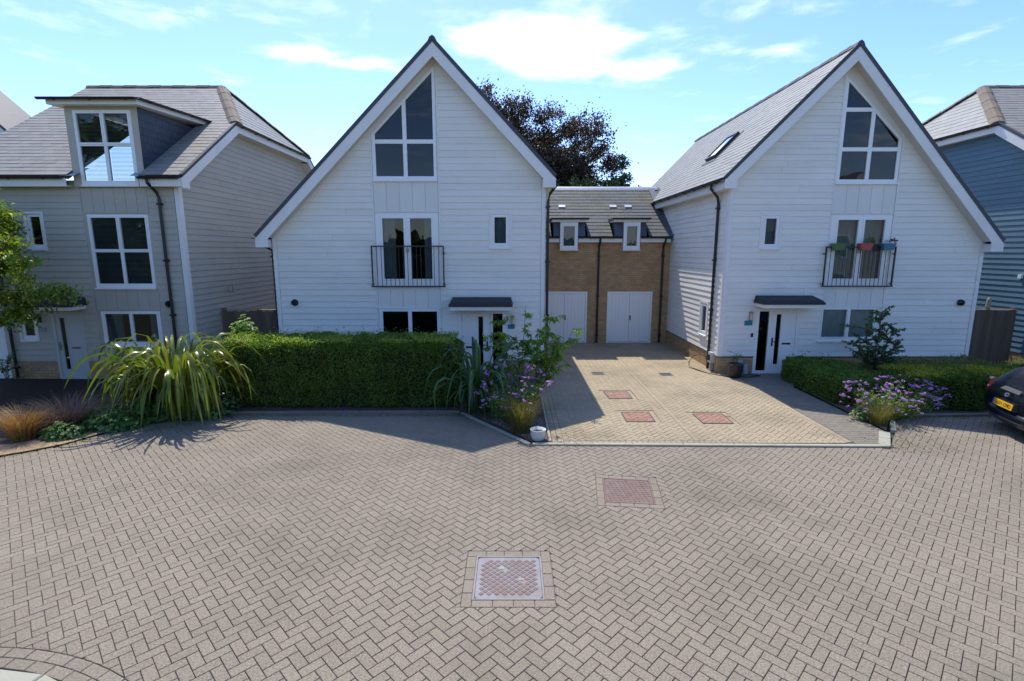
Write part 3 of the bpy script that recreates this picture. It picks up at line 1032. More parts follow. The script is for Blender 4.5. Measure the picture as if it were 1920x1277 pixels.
for q, lab in zip(gul, ('small square grey drain grate in the left half of the driveway', 'small square grey drain grate in the right half of the driveway')):
    x0, y0 = q[0]; x1, y1 = q[2]
    root = empty('drain_grate', ((x0 + x1) / 2, (y0 + y1) / 2, 0), lab, 'drain grate', 'drain grates in the driveway')
    mb = MB()
    for z in sub_all([q], [inset(q, .03)]): mb.add(*solid(z, GF, DZ + .004, None, -.02))
    mb.build('frame', IRON, root)
    k = x0 + .045
    while k < x1 - .04:
        b = MB(); b.box(k, k + .018, y0 + .03, y1 - .03, -.01, DZ + .002); b.build('bar', IRON, root, cache=True); k += .036

# kerbs
def kerb_run(name_root, pts, w=.12, z=.03, L=1.03, m=KERB, nm='kerb_stone'):
    ps = []
    for (a, b) in zip(pts[:-1], pts[1:]):
        a, b = Vector(a), Vector(b); d = b - a; l_ = d.length; d.normalize(); nn = Vector((-d.y, d.x))
        k = max(1, round(l_ / L)); st = l_ / k
        for j in range(k):
            p, q = a + d * (j * st + .003), a + d * ((j + 1) * st - .003)
            ps.append([tuple(p), tuple(q), tuple(q + nn * w), tuple(p + nn * w)])
    pave(name_root, ps, m, z=z, name=nm, th=z + .05, bevel=.012)
k2 = sheet('drive_kerb', [(.30, 9.64), (7.38, 9.53), (7.38, 9.70), (.45, 9.78)], -.008, SAND)
kerb_run(k2, [(.40, 9.64), (7.42, 9.535)], w=.11)
kerb_run(k2, [(7.44, 9.54), (7.98, 10.30)], w=.20, z=.03, L=.5)
k3 = sheet('bed_kerb', [(-6.9, 11.60), (-1.2, 11.68), (-1.2, 11.82), (-6.9, 11.75)], -.008, SAND)
kerb_run(k3, [(-6.8, 11.64), (-1.25, 11.71)], w=.1, z=.04, L=.95, m=BKERB)
kerb_run(k3, [(-1.22, 11.71), (-.98, 11.33), (.32, 9.66)], w=.1, z=.02, L=.45)
kerb_run(k3, [(8.2, 10.42), (8.86, 11.38)], w=.1, z=.03, L=.5)
kerb_run(k3, [(8.9, 11.39), (15.0, 11.64)], w=.1, z=.05, L=.95, m=BKERB)
k4 = sheet('border_edging', [(.72, 9.75), (.80, 9.75), (.80, 15.0), (.72, 15.0)], -.003, SAND)
kerb_run(k4, [(.80, 9.80), (.80, 15.0)], w=.055, z=.04, L=.9)

# path
path_poly = [(6.86, 9.66), (7.40, 9.66), (7.95, 10.42), (7.95, 14.0), (8.95, 15.2), (8.95, 15.66), (6.86, 15.66)]
path = sheet('path', path_poly, -.002, SAND)
rows = []; y = 9.6; i = 0
while y < 15.7:
    x = 6.7 - (.113 if i % 2 else 0)
    while x < 9.1:
        rows.append(rect(x + .004, y + .004, x + .222, y + PW - .004)); x += .226
    y += PW; i += 1
pave(path, region_fill(rows, path_poly), PPAVER, z=.014)

# beds and yards
sheet('garden_bed', [(-9.6, 9.05), (-9.25, 9.3), (-8.9, 9.65), (-8.7, 10.1), (-8.35, 10.75), (-7.5, 11.2), (-6.8, 11.74), (-1.25, 11.80), (-.90, 11.40), (.40, 9.80), (.74, 9.80), (.74, 15.1), (-9.4, 15.0), (-9.7, 12.5), (-13, 11), (-13, 9.3)], .022, SOIL)
sheet('sandy_verge', [(-16, 8.25), (-12, 8.55), (-9.6, 9.07), (-9.25, 9.32), (-8.9, 9.67), (-8.7, 10.12), (-8.35, 10.77), (-7.55, 11.22), (-7.8, 11.35), (-8.7, 11.0), (-9.3, 10.2), (-9.9, 9.65), (-12, 9.1), (-16, 9.0)], .030, SANDY)
sheet('side_bed', [(8.0, 10.45), (8.86, 11.50), (15, 11.75), (16.4, 16.5), (9.0, 15.66), (9.0, 15.2), (8.0, 14.0)], .024, SOIL)
sheet('front_yard', [(-17, 11), (-9.7, 12.5), (-9.45, 15.0), (-17, 15.0)], .008, DARKYARD)
sheet('side_passage', [(-9.4, 15.05), (-6.95, 15.05), (-6.95, 28), (-9.4, 28)], .006, DARKYARD)
# ------------------------------------------------------------------ houses
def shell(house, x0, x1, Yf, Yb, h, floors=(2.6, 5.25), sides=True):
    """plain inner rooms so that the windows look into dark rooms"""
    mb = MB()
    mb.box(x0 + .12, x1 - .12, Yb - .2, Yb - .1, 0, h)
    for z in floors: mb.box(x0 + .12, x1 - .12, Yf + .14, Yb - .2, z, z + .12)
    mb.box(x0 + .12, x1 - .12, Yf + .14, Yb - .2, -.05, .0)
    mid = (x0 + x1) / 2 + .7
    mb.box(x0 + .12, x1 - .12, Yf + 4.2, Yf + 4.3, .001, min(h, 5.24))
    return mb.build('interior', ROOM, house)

def gable_house(root, Yf, Yb, xl, xr, apex, tl, tr, bay, small, door, canopy_x, side_fn=None, mirrored=False):
    """white gabled house. apex/tl/tr = roof-top outline in the facade plane"""
    ax, az = apex; lx, lz = tl; rx, rz = tr
    fr = Frame((0, Yf, 0), (1, 0, 0), (0, 0, 1)).out((0, -1, 0))
    drop = .30
    def roof_z(x):
        return (lz + (az - lz) * (x - lx) / (ax - lx) if x < ax else rz + (az - rz) * (rx - x) / (rx - ax)) - drop
    outline = ccw([(xl, 0), (xr, 0), (xr, roof_z(xr)), (ax, az - drop), (xl, roof_z(xl))])
    b = bay
    holes_win = [b['gw'], b['fd'], small['rect'], door['rect']]
    wall_holes = [rect(*r_) for r_ in holes_win] + [b['big']]
    polys = sub_all([outline], wall_holes)
    wall = slabs(root, 'wall', polys, fr, PANEL_BOARD, 0.0, -.12)
    # timber cladding: everything above the plinth except the bay, windows and door
    bx0, bx1 = b['x']
    clad = clip_line(outline, (xl, .56), (xr, .56), True)
    sm = small['rect']; dr = door['rect']
    ch = [rect(bx0, b['gw'][1] - .06, bx1, 12), rect(sm[0] - .07, sm[1] - .07, sm[2] + .07, sm[3] + .07), rect(dr[0] - .0, 0, dr[2] + .0, dr[3] + .11), ]
    inner = clip_convex(clad, rect(xl + .12, 0, xr - .12, 20))
    cladding(wall, fr, inner, ch, WHITE_BOARD, .56)
    # corner trims
    for xx in (xl, xr - .115):
        c = MB()
        pl = clip_convex(rect(xx, .555, xx + .115, 12), outline)
        c.add(*solid(pl, fr, .038, None, -.002)); c.build('corner_trim', TRIM, wall)
    for xx in (bx0 - .0, bx1 - .04):
        pl = clip_convex(rect(xx, b['gw'][3] + .02, xx + .04, 12), outline)
        for q in sub_all([pl], [b['big'], rect(*b['fd'])]):
            if abs(area(q)) > .003:
                c = MB(); c.add(*solid(q, fr, .033, None, -.002)); c.build('bay_trim', TRIM, wall)
    # plinth bricks
    pr = [(rect(xl, 0, xr, .53))]
    for q in sub_all(pr, [rect(dr[0], -1, dr[2], 3)]):
        slabs_ = MB(); slabs_.add(*solid(q, fr, .004, None, -.01)); pw = slabs_.build('plinth', MORTAR, root)
        bricks(pw, Frame((0, Yf - .004, 0), (1, 0, 0), (0, 0, 1)).out((0, -1, 0)), q, [], nmax=170)
    dt = MB(); 
    for q in sub_all([rect(xl, .532, xr, .556)], [rect(dr[0], -1, dr[2], 3)]): dt.add(*solid(q, fr, .045, None, -.002))
    dt.build('drip_strip', LEAD, root)
    # vertical boards between the windows
    vboards(wall, fr, bx0 + .045, bx1 - .045, b['gw'][3] + .02, b['fd'][1] - .03, PANEL_BOARD)
    vboards(wall, fr, bx0 + .045, bx1 - .045, b['fd'][3] + .03, b['sill'] - .03, PANEL_BOARD)
    for z in (b['fd'][3] + .005, b['gw'][3] + .002):
        c = MB(); c.add(*solid(rect(bx0, z, bx1, z + .022), fr, .04, None, 0.0)); c.build('head_flashing', TRIM, wall)
    # windows
    gx0, gz0, gx1, gz1 = b['gw']; gm = (gx0 + gx1) / 2
    window(root, fr, rect(gx0, gz0, gx1, gz1), [rect(gx0 + .10, gz0 + .12, gm - .055, gz1 - .085), rect(gm + .055, gz0 + .12, gx1 - .10, gz1 - .085)], sash=(0,) if not mirrored else (1,), blind=b.get('gwblind'))
    fx0, fz0, fx1, fz1 = b['fd']; fm = (fx0 + fx1) / 2
    fd = window(root, fr, rect(fx0, fz0, fx1, fz1), [rect(fx0 + .20, fz0 + .24, fm - .095, fz1 - .16), rect(fm + .095, fz0 + .24, fx1 - .20, fz1 - .16)], sill=False, sash=(0, 1), name='french_window', blind=b.get('fdblind'), cm=b.get('fdcm'))
    for s_ in (-.035, .035):
        h = MB(); h.tube([fr.p(fm + s_, fz0 + 1.0, .045), fr.p(fm + s_, fz0 + 1.12, .045)], .010, 6); h.build('handle', STEEL, fd)
    window(root, fr, b['big'], b['bigpanes'], sill=True, sash=b.get('bigsash', ()))
    x0, z0, x1, z1 = sm
    window(root, fr, rect(*sm), [rect(x0 + .095, z0 + .12, x1 - .095, z1 - .09)], sash=(0,), trim=.07, d=.012, blind='roller', cm=FROST)
    front_door(root, fr, dr[0], dr[2], door['side'], door['leaf'], door['slot'], dr[3], UPVC, door['hx'], door['lx'])
    canopy(root, canopy_x[0], canopy_x[1], Yf)
    # hall and rooms
    shell(root, xl, xr, Yf, Yb, min(lz, rz), floors=(2.6,))
    fl_ = [xl + .12 + k * .05 for k in range(400) if xl + .12 + k * .05 < xr - .12 and roof_z(xl + .12 + k * .05) > 5.6]
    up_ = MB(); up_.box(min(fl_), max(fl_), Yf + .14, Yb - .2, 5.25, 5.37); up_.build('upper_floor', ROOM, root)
    # side and back walls
    for (xx, nn, e) in ((xl, (-1, 0, 0), roof_z(xl)), (xr, (1, 0, 0), roof_z(xr))):
        if side_fn and side_fn(xx, nn, e): continue
        fs = Frame((xx, 0, 0), (0, 1, 0), (0, 0, 1)).out(nn)
        w = slabs(root, 'side_wall', [rect(Yf + .002, 0, Yb, e)], fs, WHITE_BOARD, 0.0, -.1)
        cladding(w, fs, rect(Yf + .002, .56, Yb, e), [], WHITE_BOARD, .56, nmax=0)
    fb = Frame((0, Yb, 0), (1, 0, 0), (0, 0, 1)).out((0, 1, 0))
    slabs(root, 'back_wall', [[(x_, z_ + (.2 if z_ > 1 else 0)) for x_, z_ in outline]], fb, WHITE_BOARD, 0.0, -.1)
    return fr, wall

def wall_lamp(house, c):
    mb = MB(); x, y, z = c
    mb.box(x - .03, x + .03, y - .03, y, z - .22, z + .10); 
    l = mb.build('wall_lamp', STEEL, house)
    g = MB(); g.tube([(x, y - .085, z - .14), (x, y - .085, z + .07)], .042, 12); g.build('lamp_glass', LAMPG, l, smooth=True)
    g = MB(); g.tube([(x, y - .085, z - .17), (x, y - .085, z - .141)], .047, 12); g.tube([(x, y - .085, z + .071), (x, y - .085, z + .10)], .047, 12)
    g.build('lamp_cap', STEEL, l)
def number_sign(c, label, m=TEAL, w=.20, h=.13):
    x, y, z = c
    root = empty('house_sign', c, label, 'sign')
    mb = MB(); mb.add(*solid(rect(x - w / 2, z - h / 2, x + w / 2, z + h / 2), Frame((0, y, 0), (1, 0, 0), (0, 0, 1)).out((0, -1, 0)), .012, None, 0.0, bevel=.004)); mb.build('sign_plate', m, root)
    return root

# ---- middle white house
Y2 = 15.1
h2 = empty('white_house', (-3.0, Y2, 0), 'white weatherboarded gabled house in the middle, standing behind the long clipped hedge', 'house', 'white gabled houses')
big2 = [(-3.93, 5.78), (-2.13, 5.78), (-2.13, 8.80), (-3.93, 7.03)]
bp2 = [rect(-3.84, 5.88, -3.06, 6.76), rect(-2.95, 5.88, -2.21, 6.76),
       [(-3.84, 6.87), (-3.06, 6.87), (-3.06, 7.79), (-3.84, 7.02)], [(-2.95, 6.87), (-2.21, 6.87), (-2.21, 8.62), (-2.95, 7.90)]]
gable_house(h2, Y2, 27.0, -6.93, .96, (-2.12, 9.36), (-7.27, 4.22), (1.22, 5.86),
            dict(x=(-3.99, -2.06), gw=(-3.93, 1.05, -2.12, 2.12), fd=(-3.93, 2.75, -2.12, 4.88), big=big2, bigpanes=bp2, sill=5.78, fdblind='side'),
            dict(rect=(-.60, 3.90, -.08, 4.84)),
            dict(rect=(-1.58, 0, -.20, 2.05), side=(-.57, -.28), leaf=(-1.50, -.64), slot=(-1.0, -.86), hx=-.74, lx=-1.25),
            (-1.80, .02), mirrored=True)
fr2 = Frame((0, Y2, 0), (1, 0, 0), (0, 0, 1)).out((0, -1, 0))
verge_roof(h2, Y2, 27.0, -2.12, 9.36, -7.27, 4.22, 1.22, 5.86, tile_left=0, tile_right=0)
railing(h2, fr2, -4.06, -1.96, 2.76, 3.95)
cowl(h2, (-6.40, Y2 - .03, 2.30), (0, -1, 0))
wall_lamp(h2, (.03, Y2 - .03, 1.82))
number_sign((-.02, Y2 - .034, 1.58), 'small blue house sign on the middle white house, right of its front door')
downpipe(h2, [(1.28, 14.95, 5.74), (1.28, 14.95, 5.66), (1.08, 15.03, 5.40), (1.03, 15.05, 5.2), (1.03, 15.05, .05)])
downpipe(h2, [(-7.33, 15.2, 4.10), (-7.33, 15.2, 4.0), (-7.02, 15.25, 3.8), (-7.02, 15.25, .05)])
# things inside the lit ground floor room
fur = MB(); fur.box(-3.7, -2.3, 16.8, 17.5, 1.18, 1.24); fur.box(-3.6, -3.5, 16.9, 17.4, 0, 1.18); fur.box(-2.5, -2.4, 16.9, 17.4, 0, 1.18)
t_ = empty('dining_table', (-3.0, 17.1, 0), 'dark table seen through the ground floor window of the middle white house', 'table')
fur.build('table_frame', FURN, t_)

# ---- right white house
Y3 = 15.68
h3 = empty('white_house', (10.3, Y3, 0), 'white weatherboarded gabled house on the right, with three pots on its balcony rail', 'house', 'white gabled houses')
big3 = [(9.54, 5.77), (11.34, 5.77), (11.34, 7.02), (9.54, 8.72)]
bp3 = [rect(9.63, 5.87, 10.38, 6.66), rect(10.49, 5.87, 11.25, 6.66), rect(9.63, 6.77, 10.38, 7.75), [(10.49, 6.77), (11.25, 6.77), (11.25, 6.99), (10.49, 7.71)],
       [(9.63, 7.86), (10.38, 7.86), (9.63, 8.56)]]
SW = (16.76, 1.03, 17.36, 2.08)
def side3(xx, nn, e):
    if xx > 8: return False
    fs = Frame((xx, 0, 0), (0, 1, 0), (0, 0, 1)).out(nn)
    w = slabs(h3, 'side_wall', sub_all([rect(Y3 + .002, 0, 27.6, e)], [rect(*SW)]), fs, PANEL_BOARD, 0.0, -.1)
    cladding(w, fs, rect(Y3 + .12, .56, 27.6, e - .16), [rect(SW[0] - .07, SW[1] - .07, SW[2] + .07, SW[3] + .07)], WHITE_BOARD, .56)
    c = MB(); c.add(*solid(rect(Y3 - .0, .555, Y3 + .115, e), fs, .038, None, -.002)); c.build('corner_trim', TRIM, w)
    window(h3, fs, rect(*SW), [rect(SW[0] + .09, SW[1] + .12, SW[2] - .09, SW[3] - .09)], sash=(0,), trim=.07, d=.012)
    pb = MB(); pb.add(*solid(rect(Y3, 0, 27.6, .53), fs, .004, None, -.01)); pw = pb.build('plinth', MORTAR, h3)
    bricks(pw, Frame((xx - .004, 0, 0), (0, 1, 0), (0, 0, 1)).out(nn), rect(Y3, 0, 21.1, .53), [], nmax=130)
    dt = MB(); dt.add(*solid(rect(Y3, .532, 27.6, .556), fs, .045, None, -.002)); dt.build('drip_strip', LEAD, h3)
    return True
gable_house(h3, Y3, 27.6, 6.45, 14.22, (9.63, 9.46), (6.14, 5.90), (14.48, 4.10),
            dict(x=(9.49, 11.40), gw=(9.47, 1.05, 11.25, 2.11), fd=(9.54, 2.73, 11.34, 4.87), big=big3, bigpanes=bp3, sill=5.77, gwblind='roller', fdblind='roller', fdcm=mat('half_drawn_blind', (.30, .33, .30), .8, .3, 0, .9)),
            dict(rect=(7.49, 3.88, 8.0, 4.84)),
            dict(rect=(7.53, 0, 8.88, 2.05), side=(7.62, 7.93), leaf=(8.02, 8.78), slot=(8.16, 8.31), hx=8.08, lx=8.52),
            (7.40, 9.22), side_fn=side3)
fr3 = Frame((0, Y3, 0), (1, 0, 0), (0, 0, 1)).out((0, -1, 0))
roofs3 = verge_roof(h3, Y3, 27.6, 9.63, 9.46, 6.14, 5.90, 14.48, 4.10, tile_left=300, tile_right=0)
railing(h3, fr3, 9.38, 11.48, 2.73, 3.93)
cowl(h3, (13.72, Y3 - .03, 2.24), (0.2, -1, 0))
wall_lamp(h3, (7.33, Y3 - .03, 1.86))
bell = MB(); bell.box(7.40, 7.455, Y3 - .05, Y3 - .03, 1.17, 1.29); bell.build('doorbell', BLACKP, h3)
number_sign((7.29, Y3 - .034, 1.61), 'small blue house sign under the wall lamp of the right white house', w=.24, h=.15)
downpipe(h3, [(6.08, 16.2, 5.78), (6.08, 16.2, 5.66), (6.34, 16.3, 5.42), (6.38, 16.32, 5.25), (6.38, 16.32, .03)])
for x, z, s_ in ((7.12, .36, .14), (7.30, .22, .12)):
    m_ = MB(); m_.box(x - s_ / 2, x + s_ / 2, Y3 - .08, Y3 - .008, z - .09, z + .09); m_.build('meter_box', GREYBOX, h3)
m_ = MB(); m_.box(7.25, 7.37, Y3 - .10, Y3 - .008, .0, .13 * 1.0 + .0); m_.tube([(7.31, Y3 - .06, .0), (7.31, Y3 - .06, .32)], .035, 8); m_.build('gas_pipe', GREYBOX, h3)
# roof window
rf, frr, Ls, Wr = roofs3[0]
def on_slope(fr, y, t, d): return fr.p(y - fr.o.y, t, d)
sk = MB()
s0, s1, t0, t1 = 3.7, 4.65, 1.62, 2.75
for q in sub_all([rect(s0, t0, s1, t1)], [rect(s0 + .07, t0 + .07, s1 - .07, t1 - .07)]): sk.add(*solid(q, frr, .13, None, .01))
skw = sk.build('roof_window', BLACKP, h3)
link_mesh('pane', [frr.p(x, y, .105) for x, y in rect(s0 + .07, t0 + .07, s1 - .07, t1 - .07)], [(0, 1, 2, 3)], glass_mat('roof_window_glass', (.3, .34, .36)), skw)
fl = MB()
for q in sub_all([rect(s0 - .12, t0 - .18, s1 + .12, t1 + .1)], [rect(s0, t0, s1, t1)]): fl.add(*solid(q, frr, .034, None, .0))
fl.build('flashing', LEAD, skw)

# ---- garage link
YG = 21.1
gx0, gx1 = .97, 6.44
gar = empty('linked_garage', (3.7, YG, 0), 'yellow brick garage building with two white doors, linking the two white houses', 'garage')
frg = Frame((0, YG, 0), (1, 0, 0), (0, 0, 1)).out((0, -1, 0))
gd = [(1.22, 3.10), (3.93, 5.78)]
gw = [(1.92, 2.62), (4.44, 5.10)]
outl = rect(gx0, 0, gx1, 4.30)
hl = [rect(a, -.1, b, 2.15) for a, b in gd] + [rect(a, 3.85, b, 4.9) for a, b in gw]
gwall = slabs(gar, 'wall', sub_all([outl], hl), frg, MORTAR, 0.0, -.12)
bricks(gwall, frg, outl, hl, nmax=300)
for (a, b) in gd:
    fm = MB()
    for q in sub_all([rect(a, 0, b, 2.15)], [rect(a + .07, 0.03, b - .07, 2.08)]): fm.add(*solid(q, frg, .02, None, -.08))
    g = fm.build('garage_door', UPVC, gar)
    mid = (a + b) / 2
    for (p, q_) in ((a + .075, mid - .004), (mid + .004, b - .075)):
        n = 6; w_ = (q_ - p) / n
        items = [(rect(p + i * w_ + .0015, .05, p + (i + 1) * w_ - .0015, 2.075), -.01, None, None) for i in range(n)]
        pieces(g, 'door_plank', items, frg, UPVC, base=-.05, bevel=.003)
    hb = MB(); hb.add(*solid(rect(mid + .02, .98, mid + .065, 1.16), frg, .01, None, -.02)); hb.tube([frg.p(mid + .042, 1.1, .01), frg.p(mid + .042, 1.1, .05), frg.p(mid + .042, .98, .055)], .013, 6)
    hb.build('handle', BLACKM, g)
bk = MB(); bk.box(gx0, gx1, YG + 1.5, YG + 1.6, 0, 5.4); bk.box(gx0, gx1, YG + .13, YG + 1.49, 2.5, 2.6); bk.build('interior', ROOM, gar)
bk = MB(); bk.box(gx0, gx1, 27.2, 27.3, 0, 4.4); bk.build('back_wall', BRICK, gar)
# roof
ez, ry, rz = 4.36, 24.2, 6.62
dg = Vector((0, ry - (YG - .32), rz - ez)); Lg = dg.length
frR = Frame((0, YG - .32, ez), (1, 0, 0), dg).out((0, 0, 1))
mb = MB(); c = rect(gx0 - .02, 0, gx1 + .3, Lg)
dorm = [(1.56, 3.02), (4.01, 5.47)]
dz_top = 5.02
tD = (dz_top - ez) / (rz - ez) * Lg
dh = [rect(a, -.2, b, tD) for a, b in dorm]
gr = MB()
for q in sub_all([c], dh):
    gr.add(*solid(q, frR, -.004, None, -.10)); gr.add([frR.p(x, y, -.10) for x, y in q], [tuple(range(len(q)))])
groof = gr.build('roof', RIDGED, gar)
roof_tiles(groof, frR, rect(gx0 - .02, 0, gx1 - .25, Lg), dh, GTILE, w=.36, e=.27, nmax=300, name='roof_tile', lift=.016)
bs = Frame((0, ry * 2 - (YG - .32), ez), (1, 0, 0), Vector((0, -dg.y, dg.z))).out((0, 0, 1))
b2 = MB(); b2.add(*solid(c, bs, 0, None, -.1)); b2.build('back_roof', GTILE, gar)
# lead valley against the right house, pale lead ridge
vl = MB(); vl.add(*solid(rect(gx1 - .25, -.02, gx1 - .0, Lg), frR, .045, None, -.1)); vl.build('flashing', LEAD, gar)
x = gx0
while x < gx1 - .1:
    m_ = MB()
    v = [(xx, ry + a, rz + b) for xx in (x, x + .62) for a, b in ((-.20, -.10), (-.08, .02), (0, .06), (.08, .02), (.20, -.10))]
    m_.add(v, [(k, k + 1, 5 + k + 1, 5 + k) for k in range(4)] + [(0, 1, 2, 3, 4), (9, 8, 7, 6, 5)]); m_.build('ridge_capping', LEADP, groof, cache=True); x += .625
for (x, y) in ((1.25, 1.85), (2.15, 1.85), (4.35, 1.85), (5.0, 1.85)):
    v = MB(); v.add(*solid(rect(x - .15, y * 1.22, x + .15, y * 1.22 + .2), frR, .06, None, .0, bevel=.01)); v.build('tile_vent', LEADP, groof)
for (a, b), (wa, wb) in zip(dorm, gw):
    fd_ = MB()
    fd_.box(a - .02, b + .02, YG - .42, YG + .75, dz_top, dz_top + .07); d_ = fd_.build('dormer_roof', BLACKP, gar)
    m_ = MB(); m_.box(a + .03, b - .03, YG - .36, YG + .6, dz_top - .09, dz_top - .002); m_.build('fascia', TRIM, d_)
    gutter(d_, (a - .03, YG - .45, dz_top + .04), (b + .03, YG - .45, dz_top + .04), .04)
    # lead cheeks slope from the front back into the roof
    for (p, q_) in ((a + .10, wa - .002), (wb + .002, b - .10)):
        m_ = MB()
        m_.add([(p, YG - .30, ez + .01), (q_, YG - .30, ez + .01), (q_, YG - .10, dz_top - .09), (p, YG - .10, dz_top - .09), (p, YG + .6, ez + .0), (q_, YG + .6, ez), (q_, YG + .7, dz_top - .09), (p, YG + .7, dz_top - .09)],
               [(0, 1, 2, 3), (1, 5, 6, 2), (0, 3, 7, 4), (3, 2, 6, 7)])
        m_.build('cheek', LEAD, gar)
    fw = Frame((0, YG - .30, 0), (1, 0, 0), (0, 0, 1)).out((0, -1, 0))
    window(gar, fw, rect(wa, 3.86, wb, 4.92), [rect(wa + .13, 4.0, wb - .13, 4.76)], sash=(0,), d=.02, blind='roller', cm=FROST)
    for xx in (wa, wb - .012):
        m_ = MB(); m_.box(xx, xx + .012, YG - .279, YG - .01, 3.84, 4.93); m_.build('window_reveal', UPVC, gar)
    m_ = MB(); m_.box(wa + .013, wb - .013, YG - .279, YG - .01, 3.84, 3.852); m_.build('window_reveal', UPVC, gar)
gut = [(gx0 + .02, gw[0][0] - .03), (gw[0][1] + .03, gw[1][0] - .03), (gw[1][1] + .03, gx1 - .1)]
for a, b in gut:
    gutter(gar, (a, YG - .36, ez - .02), (b, YG - .36, ez - .02), .055)
    m_ = MB(); m_.box(a, b, YG - .28, YG - .002, ez - .22, ez - .03); m_.build('fascia', TRIM, gar)
downpipe(gar, [(3.52, YG - .36, ez - .06), (3.52, YG - .34, ez - .16), (3.52, YG - .08, ez - .4), (3.52, YG - .07, ez - .6), (3.52, YG - .07, .03)])
downpipe(gar, [(6.12, YG - .36, ez - .06), (6.12, YG - .34, ez - .16), (6.12, YG - .08, ez - .4), (6.12, YG - .07, ez - .6), (6.12, YG - .07, .03)])

